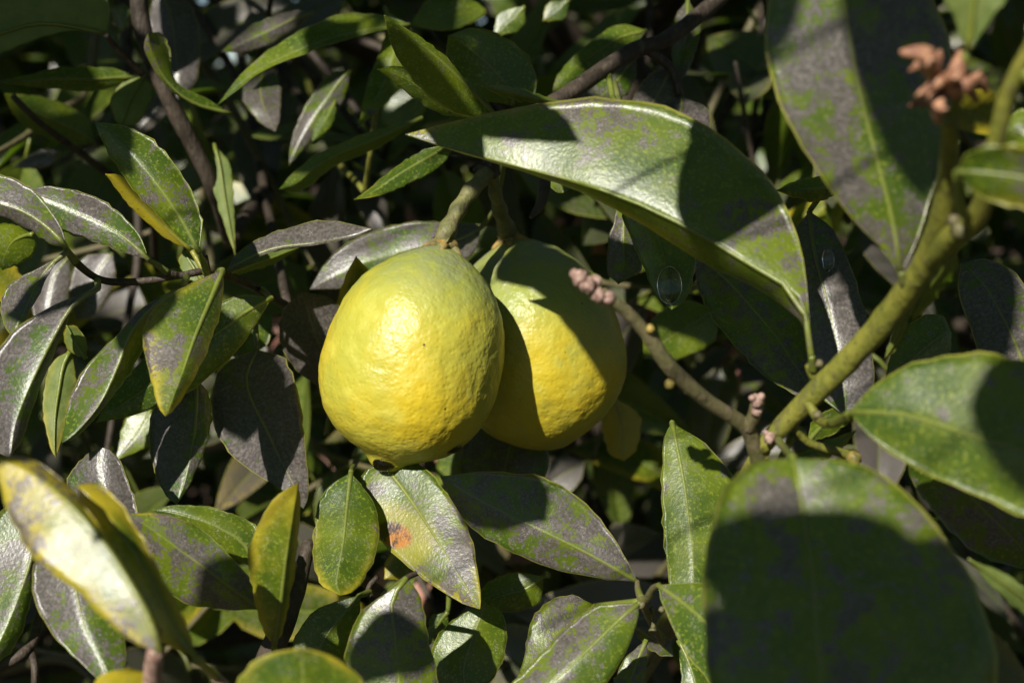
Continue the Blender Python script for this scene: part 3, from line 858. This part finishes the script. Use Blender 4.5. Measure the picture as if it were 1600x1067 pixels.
leaf('midleft', (94, 236), (18, 262), [(70, 262)], [(60, 236)], (.66, .66), (.1, .1), 0, .95, .0, sh=1.0)
leaf('left', (236, 640), (180, 720), [(238, 690)], [(196, 656)], (.56, .56), (.1, .1), 0, .25, .1, sh=.8)
leaf('centre', (890, 0), (848, 34), [(880, 30)], [(856, 6)], (.64, .64), (.1, .1), 0, .0, .6)
leaf('centre', (720, -10), (640, 40), [(760, 20), (700, 48)], [(670, 0)], (.62, .61), (.1, .1), 0, .15, .2)

# ------------------------------------------------------------------ small growths on the branches
v, f = join([blob_data(P(905, 434, .369), .0021, seed=1, lump=.55), blob_data(P(918, 446, .369), .0021, seed=2, lump=.55), blob_data(P(930, 440, .371), .0018, seed=3),
             blob_data(P(936, 462, .369), .0019, seed=4, lump=.55), blob_data(P(950, 466, .370), .0020, seed=5), blob_data(P(898, 428, .370), .0014, seed=6)])
add('bud_cluster', v, f, M_BUD, BR['bud'])
for (x, y, d_, r) in ((1046, 600, .382, .0014), (1016, 514, .375, .0012)):
    v, f = blob_data(P(x, y, d_), r, seed=x, lump=.3)
    add('leaf_scar', v, f, M_SCAR, BR['bud'])
v, f = join([blob_data(P(1183, 626, .392), .0019, seed=9, lump=.4), blob_data(P(1182, 642, .394), .0016, seed=11, lump=.4),
             blob_data(P(1189, 620, .391), .0012, seed=12), blob_data(P(1176, 622, .391), .0011, seed=13)])
add('spur', v, f, M_BUD, BR['bud'])
v, f = join([blob_data(P(1203, 684, .398), .0016, seed=21, lump=.4), blob_data(P(1196, 676, .398), .0009, seed=22)])
add('cut_end', v, f, M_BUD, BR['right'])
v, f = blob_data(P(1334, 716, .405), .0022, seed=31, lump=.3)
add('leaf_scar', v, f, M_SCAR, BR['right'])
for (x, y, d_, r) in ((1280, 568, .388, .0012), (1500, 360, .326, .0020), (1490, 345, .326, .0014), (1277, 648, .386, .0012)):
    v, f = blob_data(P(x, y, d_), r, seed=x, lump=.3)
    add('bud', v, f, M_OLIVE, BR['right'])
for (x, y, d_, r) in ((1002, 945, .436, .0012), (1034, 952, .44, .0010), (1020, 986, .447, .0013)):
    v, f = blob_data(P(x, y, d_), r, seed=x, lump=.3)
    add('bud', v, f, M_OLIVE, BR['lowright'])

# withered flower: a knob and curled sepals and petals
fc = P(1466, 132, .305)
parts = [blob_data(fc, .0026, seed=41, lump=.3)]
rnd = random.Random(5)
for (tx, ty, td, wv) in ((1406, 82, .296, .0020), (1430, 152, .298, .0012), (1420, 166, .312, .0011), (1466, 196, .304, .0015), (1500, 88, .30, .0019),
                         (1534, 112, .298, .0016), (1544, 146, .31, .0014), (1506, 158, .30, .0016), (1470, 78, .312, .0010), (1514, 68, .312, .0012),
                         (1446, 104, .29, .0012), (1490, 124, .292, .0014), (1420, 112, .306, .0011), (1528, 164, .304, .0012), (1480, 170, .296, .0011)):
    e_ = P(tx, ty, td)
    m_ = fc.lerp(e_, 0.6) - FWD * (0.004 * rnd.random()) + UPV * 0.003 * rnd.uniform(-1, 1) + RGT * 0.002 * rnd.uniform(-1, 1)
    cc = [Vector(p) for p in catmull([fc, m_, e_], 9)]
    rr = [wv * k for k in (.5, .6, .7, .9, 1.05, 1.1, .9, .6, .25)]
    parts.append(tube_data(cc, rr, 8, .6, tx))
v, f = join(parts)
add('withered_flower', v, f, M_FLOWER, BR['right'])

# ------------------------------------------------------------------ lemons
PROF = [(0, .0), (.004, .10), (.02, .215), (.05, .36), (.10, .545), (.18, .74), (.28, .885), (.40, .97), (.52, 1.0), (.62, .99), (.70, .945), (.77, .865),
        (.83, .745), (.875, .61), (.905, .475), (.925, .36), (.943, .265), (.962, .215), (.982, .165), (.995, .085), (1, 0)]
PROF_ROUND = [p for p in PROF if p[0] < .8] + [(.84, .75), (.89, .62), (.93, .48), (.96, .34), (.985, .19), (.996, .09), (1, 0)]


def lemon(top, bot, rmax, stem, label, green, seed, prof=PROF):
    """top / bot: (px, py, depth) of the stem end and the nipple; rmax in m"""
    a, b = P(*top), P(*bot)
    ax = (b - a)
    ln = ax.length
    z = ax.normalized()
    x = (RGT - z * RGT.dot(z)).normalized()
    y = z.cross(x)
    root = tag(empty('lemon', b), label, 'lemon', 'lemons hanging side by side')
    NR, NC = 210, 260
    pr = np.array(prof)
    # smooth the profile by angle-like spacing
    ss = 0.5 - 0.5 * np.cos(np.linspace(0, math.pi, NR))
    cr = catmull([(p[0], p[1] * rmax / ln) for p in prof], 900)
    rad = np.interp(ss, cr[:, 0], cr[:, 1]) * ln
    V, UV, F = [], [], []
    for i in range(NR):
        for k in range(NC):
            t = 2 * math.pi * k / NC
            d = x * math.cos(t) + y * math.sin(t)
            q = a + z * (ss[i] * ln) + d * rad[i]
            loc = (q - a) + Vector((seed, seed * 2, 0))
            nrm = (d + z * (ss[i] - .5) * 1.2).normalized()
            edge = min(1, rad[i] / (0.2 * rmax))
            h = noise.noise(loc * 38) * 0.0011 + noise.noise(loc * 120) * 0.00034
            dist = noise.voronoi(loc * 420)[0][0]
            h -= max(0, 0.42 - dist) * 0.00016
            h += noise.noise(loc * 300) * 0.00022
            V.append(q + nrm * h * edge)
            UV.append((k / NC, ss[i]))
    for i in range(NR - 1):
        for k in range(NC):
            p, q = i * NC + k, i * NC + (k + 1) % NC
            F.append((p, p + NC, q + NC, q))
    o = add('rind', V, F, M_LEMON, root, UV, origin=a.lerp(b, .5))
    o['green'] = green
    # calyx: a small lobed star under the stem
    parts = []
    for k in range(5):
        t = 2 * math.pi * (k + .3 + seed) / 5
        d = x * math.cos(t) + y * math.sin(t)
        pts = [a - z * .0010, a + d * .0030 - z * .0004, a + d * .0055 + z * .0008, a + d * (.0068 + .0012 * (k % 2)) + z * .0026]
        parts.append(tube_data([Vector(p) for p in catmull(pts, 8)], [.0020, .0020, .0019, .0018, .0016, .0014, .0011, .0005], 8, .5, k))
    parts.append(blob_data(a - z * .0012, .0046, (1, 1, .55), Matrix((x, y, z)).transposed(), lump=.25, seed=seed))
    v_, f_ = join(parts)
    add('calyx', v_, f_, M_CALYX, root, origin=a)
    c = catmull(stem + [(top[0], top[1] - 6, top[2], stem[-1][3] * 1.25)], 30)
    v_, f_ = tube_data([P(q[0], q[1], q[2]) for q in c], [q[3] * .5 * K * q[2] * (1 + .10 * math.sin(i * .9)) for i, q in enumerate(c)], 12, .16, seed)
    add('stem', v_, f_, M_STALK, root, origin=P(*stem[0][:3]))
    return root


lemon((696, 386, .502), (598, 737, .500), .0313,
      [(762, 266, .514, 24), (748, 286, .512, 27), (728, 308, .509, 25), (712, 335, .506, 26), (698, 362, .503, 30), (693, 376, .502, 36)],
      'yellow lemon fully in the sun with drops at its lower end', .36, 1)
lemon((797, 374, .545), (872, 700, .556), .0341,
      [(768, 268, .516, 20), (773, 296, .521, 21), (780, 325, .530, 23), (789, 352, .539, 27), (795, 366, .544, 34)],
      'lemon half in shadow with a greyish green top, behind the twig with withered buds', .58, 4,
      PROF_ROUND)


# ------------------------------------------------------------------ water drops
def drop(name, c, r, squash, label, tilt=None):
    v, f = blob_data(c, r, squash, tilt, 24, 16, .05, 3)
    tag(add(name, v, f, M_WATER, origin=Vector(c)), label, 'water drop', 'water drops on fruit and leaves')


CAMROT = Matrix((RGT, UPV, -FWD)).transposed()
drop('water_drop', P(600, 724, .4950), .0036, (1.1, .8, .9), 'clear water drop hanging from the nipple of the sunlit lemon', CAMROT)
drop('water_drop', P(698, 697, .493), .0046, (1.15, .62, .8), 'flat water drop clinging to the underside of the sunlit lemon', CAMROT)
drop('water_drop', P(1046, 446, .4615), .0050, (.82, 1.25, .26), 'large water drop on the tip of the dark hanging leaf', CAMROT)
drop('water_drop', P(1294, 406, .4425), .0028, (.7, 1.35, .3), 'dark water drop on the upright leaf behind the green stem', CAMROT)


# ------------------------------------------------------------------ background foliage
def unit_leaf(curl, fold, width, ns=9, seed=0, ts=(-1, -.55, -.06, 0, .06, .55, 1)):
    """unit-length leaf along +Y, upper side +Z"""
    V, UV, F = [], [], []
    r = random.Random(seed)
    sk = r.uniform(-.12, .12)
    tw = r.uniform(-.6, .6)
    for i in range(ns):
        s = i / (ns - 1)
        wv = width * (math.sin(math.pi * s ** .85) ** .8) * (1 - .25 * s) if 0 < s < 1 else 0
        yy = math.sin(curl * s) / curl if abs(curl) > .01 else s
        zz = (math.cos(curl * s) - 1) / curl if abs(curl) > .01 else 0
        a = tw * (s - .5)
        for t in ts:
            x0 = t * wv
            z0 = abs(t) * wv * fold + .012 * math.sin(9 * s + 3 * t + seed) * abs(t) - (0.006 if abs(t) < .01 else 0)
            V.append(Vector((x0 * math.cos(a) - z0 * math.sin(a) + sk * s * s, yy, zz + x0 * math.sin(a) + z0 * math.cos(a))))
            UV.append((s, t * .5 + .5))
    nt = len(ts)
    for i in range(ns - 1):
        for k in range(nt - 1):
            a = i * nt + k
            F.append((a, a + 1, a + nt + 1, a + nt))
    # petiole
    pv, pf = tube_data([Vector((0, .02, 0)), Vector((0, -.06, -.004)), Vector((0, -.13, -.03))], [.012, .011, .014], 5, 0, 0, len(V))
    return V + pv, UV + [(.5, .5)] * len(pv), F + pf


UL = [unit_leaf(c, f, wd, 9, i) for i, (c, f, wd) in enumerate(((.5, .25, .21), (.9, .15, .24), (.2, .45, .20), (-.4, .3, .22), (1.3, .2, .22), (.6, .6, .23), (.05, .1, .25), (1.0, .5, .19)))]
ULF = [unit_leaf(c, f, wd, 6, i, (-1, 0, 1)) for i, (c, f, wd) in enumerate(((.5, .25, .21), (.9, .15, .24), (.2, .45, .20), (-.4, .3, .22), (1.3, .2, .22), (.6, .6, .23), (.05, .1, .25), (1.0, .5, .19)))]
UMESH = []
for i, (V, UV, F) in enumerate(UL):
    me = bpy.data.meshes.new('leaf')
    me.from_pydata([tuple(v) for v in V], [], F)
    ul = me.uv_layers.new(name='UVMap')
    idx = np.empty(len(me.loops), dtype=np.int32)
    me.loops.foreach_get('vertex_index', idx)
    ul.data.foreach_set('uv', np.asarray(UV, dtype=np.float32)[idx].ravel())
    me.polygons.foreach_set('use_smooth', [True] * len(me.polygons))
    me.materials.append(M_LEAF_FAR)
    UMESH.append(me)


def cam_xyz(p):
    q = p - CAM
    return q.dot(RGT), q.dot(UPV), q.dot(FWD)


def px_of(p):
    x, y, d_ = cam_xyz(p)
    if d_ < .02:
        return 9999, 9999, d_
    return 800 + x / d_ / K, 533.5 - y / d_ / K, d_


def in_frame(p, m=40):
    x, y, d_ = px_of(p)
    return d_ > .05 and -m < x < 1600 + m and -m < y < 1067 + m


def leaf_matrix(pos, dirv, nrm, size):
    y = dirv.normalized()
    z = (nrm - y * nrm.dot(y)).normalized()
    x = y.cross(z)
    m = Matrix((x, y, z)).transposed().to_4x4()
    m = Matrix.Translation(pos) @ m @ Matrix.Scale(size, 4)
    return m


FACE = (UPV * .55 - FWD * .75 - RGT * .2).normalized()      # leaves turn to the light


def sprig_layout(r, c, ln, nleaf, toward):
    """twig points and leaf placements around centre c"""
    ax = (toward + Vector((r.uniform(-.8, .8), r.uniform(-.5, .5), r.uniform(-.8, .8)))).normalized()
    side = ax.cross(Vector((0, 0, 1)))
    side = side.normalized() if side.length > .1 else Vector((1, 0, 0))
    s0 = c - ax * ln * .5
    pts = [s0 + ax * ln * t + Vector((0, 0, -.05 * ln * math.sin(t * 2.2))) for t in (0, .25, .5, .75, 1)]
    out = []
    for i in range(nleaf):
        t = .12 + .88 * i / max(1, nleaf - 1)
        p = s0 + ax * ln * t + Vector((0, 0, -.05 * ln * math.sin(t * 2.2)))
        a = i * 2.4 + r.uniform(-.4, .4)
        up = side.cross(ax).normalized()
        rad = side * math.cos(a) + up * math.sin(a)
        dv = (ax * r.uniform(.25, .8) + rad + Vector((0, 0, -.35))).normalized()
        nv = (FACE + Vector((r.uniform(-.6, .6), r.uniform(-.6, .6), r.uniform(-.6, .6)))).normalized()
        if abs(nv.dot(dv)) > .9:
            nv = (nv + up * .7).normalized()
        size = r.uniform(.055, .095)
        out.append((p + dv * size * .12, dv, nv, size))
    return pts, out


NLEAF = sum(1 for o in bpy.data.objects if o.name.startswith('leaf') and o.type == 'MESH' and 'scar' not in o.name)
MAXLEAF = 298
r = random.Random(21)
STUFF_V, STUFF_UV, STUFF_F = [], [], []
TW_V, TW_F = [], []


def put_stuff(lst, pts, low=False):
    global STUFF_V
    for (p, dv, nv, sz) in lst:
        V, UV, F = (ULF if low else UL)[r.randrange(len(UL))]
        sz *= 1.35 if low else 1
        m = leaf_matrix(p, dv, nv, sz)
        o = len(STUFF_V)
        STUFF_V += [m @ v_ for v_ in V]
        STUFF_UV.extend(UV)
        STUFF_F.extend([tuple(i + o for i in q) for q in F])
    v_, f_ = tube_data(pts, [.0022, .002, .0018, .0015, .0012], 5, 0, 0, len(TW_V))
    TW_V.extend(v_)
    TW_F.extend(f_)


def clear_of_front(p, sz):
    """keep random leaves behind the drawn layer inside the frame"""
    x, y, d_ = px_of(p)
    return not (in_frame(p, 260) and d_ < .635 + sz * .5)


made = NLEAF
tries = 0
grid = [(i, j) for i in range(9) for j in range(6)]
r.shuffle(grid)
k = 0
while made < MAXLEAF and tries < 400:
    gi, gj = grid[k % len(grid)]
    k += 1
    tries += 1
    d_ = r.uniform(.70, .84) if k < len(grid) else r.uniform(.82, 1.0)
    px, py = (gi + r.random()) * 1600 / 9, (gj + r.random()) * 1067 / 6
    if px < 260 and py < 240 and r.random() < .5:
        continue
    c = P(px, py, d_)
    pts, lv = sprig_layout(r, c, r.uniform(.09, .15), r.randint(4, 6), -FWD * .5 + Vector((0, 0, .1)))
    lv = [q for q in lv if clear_of_front(q[0] + q[1] * q[3] * .9, q[3]) and clear_of_front(q[0], q[3])]
    lv = [q for q in lv if in_frame(q[0] + q[1] * q[3] * .5, 10)]
    if len(lv) < 2:
        continue
    lim = to_limb(pts[0])
    mid = lim.lerp(pts[0], .6) + Vector((0, 0, .015))
    cc = [Vector(p) for p in catmull([lim, mid] + pts, 20)]
    v_, f_ = tube_data(cc, list(np.linspace(.0034, .0012, 20)), 6, .1)
    bo = add('branch', v_, f_, M_BROWN if r.random() < .6 else M_OLIVE, tree)
    for (p, dv, nv, sz) in lv:
        if made >= MAXLEAF:
            break
        o = bpy.data.objects.new('leaf', UMESH[r.randrange(len(UMESH))])
        COL.objects.link(o)
        o.parent = bo
        m = leaf_matrix(p, dv, nv, sz)
        o.matrix_local = Matrix.Translation(-WORLD[bo.name]) @ m
        o['sooty'] = r.uniform(.15, .8)
        o['yellow'] = r.uniform(0, .45) if r.random() < .85 else r.uniform(.6, 1.0)
        made += 1

# the rest of the crown: deeper layers and the canopy round the frame
r = random.Random(33)
for i in range(2500):
    x, y, d_ = r.uniform(-1.25, 1.25), r.uniform(-.85, 1.15), r.uniform(.95, 1.65)
    if i > 700:
        x, y, d_ = r.uniform(-1.15, 1.15), r.uniform(-.9, .9), r.uniform(1.55, 2.4)
    c = C3(x, y, d_)
    if c.z < .12:
        continue
    a, b, _ = px_of(c)
    pts, lv = sprig_layout(r, c, r.uniform(.10, .17), r.randint(5, 7), -FWD * .5 + Vector((0, 0, .1)))
    put_stuff(lv, pts, i > 700)
for i in range(520):
    x, y, d_ = r.uniform(-.75, .75), r.uniform(-.62, .72), r.uniform(.42, 1.0)
    c = C3(x, y, d_)
    hx, hy = 800 * K * d_ + .075, 533 * K * d_ + .075
    if abs(x) < hx and abs(y) < hy:
        continue
    pts, lv = sprig_layout(r, c, r.uniform(.09, .15), r.randint(4, 6), -FWD * .5 + Vector((0, 0, .1)))
    lv = [q for q in lv if not in_frame(q[0] + q[1] * q[3], 60) and not in_frame(q[0], 60)]
    put_stuff(lv, pts)
# dry leaves caught among the inner twigs and lying on the ground
DV, DF = [], []
r = random.Random(4)
for i in range(260):
    if i < 120:
        p = P(r.uniform(380, 1250), r.uniform(330, 1067), r.uniform(.78, 1.15))
    else:
        p = Vector((r.uniform(-1.2, 1.2), r.uniform(.5, 3.0), .02 + r.random() * .03))
    V, UV, F = UL[r.randrange(len(UL))]
    dv = Vector((r.uniform(-1, 1), r.uniform(-1, 1), r.uniform(-.8, .8))).normalized()
    nv = Vector((r.uniform(-1, 1), r.uniform(-1, .2), r.uniform(0, 1))).normalized()
    if abs(dv.dot(nv)) > .95:
        continue
    m = leaf_matrix(p, dv, nv, r.uniform(.02, .05))
    o = len(DV)
    DV += [m @ v_ for v_ in V]
    DF.extend([tuple(q + o for q in fc_) for fc_ in F])
tag(add('dry_leaf_litter', DV, DF, M_DRY, origin=Vector((0, 1.2, 0))), 'pinkish brown dry leaves caught in the tree and strewn on the ground', 'leaf litter', kind='stuff')

# ------------------------------------------------------------------ out-of-view boughs: leaves inferred from their shadows, others added only to block light
OV = [Vector((.14, 1.60, 1.70)), Vector((.25, 1.15, 1.85)), Vector((.34, .6, 1.82)), Vector((.36, .1, 1.62)), Vector((.34, -.35, 1.45))]
OV2 = [Vector((.14, 1.60, 1.75)), Vector((-.40, 1.2, 1.95)), Vector((-.80, .6, 1.90)), Vector((-.92, .1, 1.75)), Vector((-.95, -.35, 1.55))]
over_pts = []
for op_, r0 in ((OV, .020), (OV2, .014)):
    cc = [Vector(p) for p in catmull(op_, 30)]
    over_pts += cc[8:]
    v_, f_ = tube_data(cc, list(np.linspace(r0, .005, 30)), 8, .12)
    add('limb', v_, f_, M_BROWN, tree)


def stuff_twig(a, b, r0=.0009, r1=.0006):
    m_ = a.lerp(b, .5) + Vector((0, 0, .03))
    v_, f_ = tube_data([Vector(p) for p in catmull([a, m_, b], 8)], list(np.linspace(r0, r1, 8)), 5, 0, 0, len(TW_V))
    TW_V.extend(v_)
    TW_F.extend(f_)


def overhang(t, dep, base, tip, L, Rr):
    """a leaf t metres towards the sun from the place its shadow falls on"""
    V, UV, F = leaf(None, base, tip, L, Rr, (dep, dep), (.3, .3), 0, shift=SUN * t, raw=True)
    o = len(STUFF_V)
    STUFF_V.extend(V)
    STUFF_UV.extend(UV)
    STUFF_F.extend([tuple(q + o for q in f_) for f_ in F])
    b_ = V[6]
    stuff_twig(min(over_pts, key=lambda q: (q - b_).length), b_)


overhang(.22, .40, (1215, 60), (1095, 402), [(1295, 170), (1245, 290), (1165, 368)], [(1075, 110), (1058, 200), (1052, 300), (1066, 352)])
overhang(.22, .42, (650, 80), (915, 236), [(760, 100), (870, 170)], [(690, 175), (800, 222)])
overhang(.46, .325, (1080, 830), (1480, 1000), [(1150, 805), (1300, 795), (1430, 850)], [(1090, 900), (1200, 1010), (1400, 1060)])
overhang(.48, .315, (1250, 1180), (1580, 880), [(1230, 1000), (1330, 860), (1480, 815)], [(1420, 1180), (1590, 1050)])
overhang(.50, .31, (1000, 1000), (1330, 1180), [(1120, 920), (1300, 1000)], [(1020, 1120), (1180, 1230)])
overhang(.44, .33, (1680, 520), (1600, 790), [(1740, 620), (1680, 740)], [(1560, 545), (1512, 620), (1545, 720)])
overhang(.40, .36, (1300, -60), (1226, 152), [(1290, 40), (1265, 120)], [(1215, -20), (1185, 80), (1200, 135)])
overhang(.42, .36, (1430, -120), (1452, 345), [(1530, 20), (1530, 200), (1490, 300)], [(1350, -20), (1338, 110), (1372, 240), (1420, 320)])
overhang(.30, .46, (110, 130), (206, 268), [(180, 160), (210, 220)], [(110, 200), (160, 262)])
overhang(.34, .50, (330, 470), (400, 705), [(420, 550), (450, 640)], [(320, 560), (340, 660)])
overhang(.34, .44, (700, 1010), (560, 1080), [(670, 1060)], [(620, 960), (560, 1020)])
overhang(.32, .47, (680, 720), (880, 840), [(800, 720), (875, 780)], [(700, 800), (790, 850)])
overhang(.36, .44, (330, 960), (480, 900), [(380, 900), (440, 880)], [(390, 985), (470, 950)])
overhang(.30, .48, (100, 560), (280, 520), [(150, 500), (230, 490)], [(160, 590), (250, 570)])
overhang(.30, .47, (560, 60), (720, 190), [(640, 60), (710, 130)], [(590, 130), (660, 190)])

overhang(.25, .52, (770, 330), (935, 590), [(870, 360), (930, 450), (950, 540)], [(765, 425), (838, 458), (885, 510), (920, 560)])



LIT = [(470, 350, 820, 750, .47), (470, 350, 820, 750, .495), (660, 250, 800, 400, .505), (780, 440, 980, 690, .52), (560, 720, 760, 950, .445), (-20, 690, 260, 1040, .33),
       (130, 180, 330, 400, .46), (630, 150, 1060, 330, .415), (-20, 250, 250, 720, .45), (200, 420, 360, 660, .43), (800, 740, 1110, 1080, .44),
       (1100, 700, 1400, 800, .335), (1320, 540, 1500, 780, .335), (1230, 140, 1420, 420, .36), (240, -10, 310, 150, .64), (40, 380, 200, 500, .59), (480, 340, 660, 460, .57)]


def hits_lit(p, dv, sz):
    """would this leaf's shadow fall on a part that the photo shows in the sun?"""
    for k in (0, .5, 1):
        q = p + dv * sz * k
        for (x0, y0, x1, y1, dep) in LIT:
            tt = ((q - CAM).dot(FWD) - dep) / SUN.dot(FWD)
            if tt > 0:
                a, b, _ = px_of(q - SUN * tt)
                m = .018 / (K * dep)
                if x0 - m < a < x1 + m and y0 - m < b < y1 + m:
                    return True
    return False


def shade(x0, y0, x1, y1, dep, n, seed, t0=.34, t1=.5):
    """unseen leaves added towards the sun to darken this part of the crown"""
    rr = random.Random(seed)
    got = 0
    for _ in range(n * 40):
        if got >= n:
            break
        p = P(rr.uniform(x0, x1), rr.uniform(y0, y1), dep) + SUN * rr.uniform(t0, t1)
        dv = Vector((rr.uniform(-1, 1), rr.uniform(-1, 1), rr.uniform(-1, 1))).normalized()
        nv = (SUN + Vector((rr.uniform(-.4, .4), rr.uniform(-.4, .4), rr.uniform(-.4, .4)))).normalized()
        dv = (dv - nv * dv.dot(nv)).normalized()
        sz = rr.uniform(.05, .075)
        if any(in_frame(p + dv * k * sz, 250) and (p - CAM).dot(FWD) > .02 for k in (-.6, 0, .6)):
            continue
        if hits_lit(p - dv * sz * .5, dv, sz):
            continue
        got += 1
        V, UV, F = UL[rr.randrange(len(UL))]
        m_ = leaf_matrix(p - dv * sz * .5, dv, nv, sz)
        o = len(STUFF_V)
        STUFF_V.extend([m_ @ v_ for v_ in V])
        STUFF_UV.extend(UV)
        STUFF_F.extend([tuple(q + o for q in f_) for f_ in F])


shade(0, -20, 140, 60, .545, 4, 1)
shade(20, 110, 140, 200, .62, 3, 2)
shade(455, 60, 640, 130, .58, 2, 3)
shade(480, 220, 620, 280, .575, 3, 4)
shade(660, 10, 820, 130, .53, 4, 5)
shade(880, 60, 1100, 130, .57, 4, 6)
shade(590, 60, 680, 130, .475, 2, 7)
shade(900, 660, 1000, 820, .68, 4, 8)
shade(1030, 520, 1090, 560, .62, 2, 9)
shade(720, 960, 760, 1010, .48, 1, 12)

DARK = [(560, -200, 1180, 130, .53), (1000, 340, 1330, 600, .47), (345, 560, 470, 720, .50), (1120, 850, 1600, 1300, .31), (850, 690, 1030, 880, .56),
        (170, -150, 560, 60, .6), (860, 560, 1020, 720, .56), (-300, -300, 180, 110, .55), (330, 200, 560, 330, .60)]
r = random.Random(77)
n_ov = 0
for i in range(26000):  # unseen leaves added above and behind the camera to cut sky light
    x, y, d_ = r.uniform(-1.3, 1.2), r.uniform(-.7, 1.1), r.uniform(-1.1, .5)
    if n_ov > 2400:
        break
    p = C3(x, y, d_)
    if y < .16 and abs(x) < .55 and d_ > -.35:
        continue
    if d_ > 0 and (abs(x) < 800 * K * d_ + .12 and abs(y) < 533 * K * d_ + .12):
        continue
    if p.z < .3 or (p - CAM).length < .2:
        continue
    dv = Vector((r.uniform(-1, 1), r.uniform(-1, 1), r.uniform(-1, .2))).normalized()
    nv = (SUN + Vector((r.uniform(-.8, .8), r.uniform(-.8, .8), r.uniform(-.8, .8)))).normalized()
    if abs(dv.dot(nv)) > .92:
        continue
    sz = r.uniform(.06, .10)
    sc_ = SUN.dot(FWD)
    ok = True
    for pp_ in (p, p + dv * sz * .5, p + dv * sz):
        for dep in (.32, .40, .46, .50, .54, .58):
            tt = (pp_.dot(FWD) - CAM.dot(FWD) - dep) / sc_
            if tt < 0:
                continue
            a, b, _ = px_of(pp_ - SUN * tt)
            m_ = .02 / (K * dep)
            if -m_ < a < 1600 + m_ and -m_ < b < 1067 + m_:
                if not any(x0 < a < x1 and y0 < b < y1 and abs(dep - dd) < .045 for x0, y0, x1, y1, dd in DARK):
                    ok = False
                    break
        if not ok:
            break
    if not ok:
        continue
    V, UV, F = UL[r.randrange(len(UL))]
    m_ = leaf_matrix(p, dv, nv, sz)
    o = len(STUFF_V)
    STUFF_V.extend([m_ @ v_ for v_ in V])
    STUFF_UV.extend(UV)
    STUFF_F.extend([tuple(q + o for q in f_) for f_ in F])
    if n_ov % 12 == 0:
        stuff_twig(min(over_pts, key=lambda q: (q - p).length), p - dv * sz * .12)
    n_ov += 1
print('overhang leaves', n_ov)

so_ = add('foliage', STUFF_V, STUFF_F, M_LEAF_FAR, tree, STUFF_UV, origin=C3(0, 0, 1.2))
so_['sooty'], so_['yellow'] = .45, .15
tag(so_, 'shaded mass of leaves deep in the crown, joined with unseen leaves added to block light', kind='stuff')
to_ = add('twigs', TW_V, TW_F, M_BROWN, tree, origin=C3(0, 0, 1.2))
tag(to_, 'fine twigs deep in the crown, some reaching to the unseen added leaves', kind='stuff')
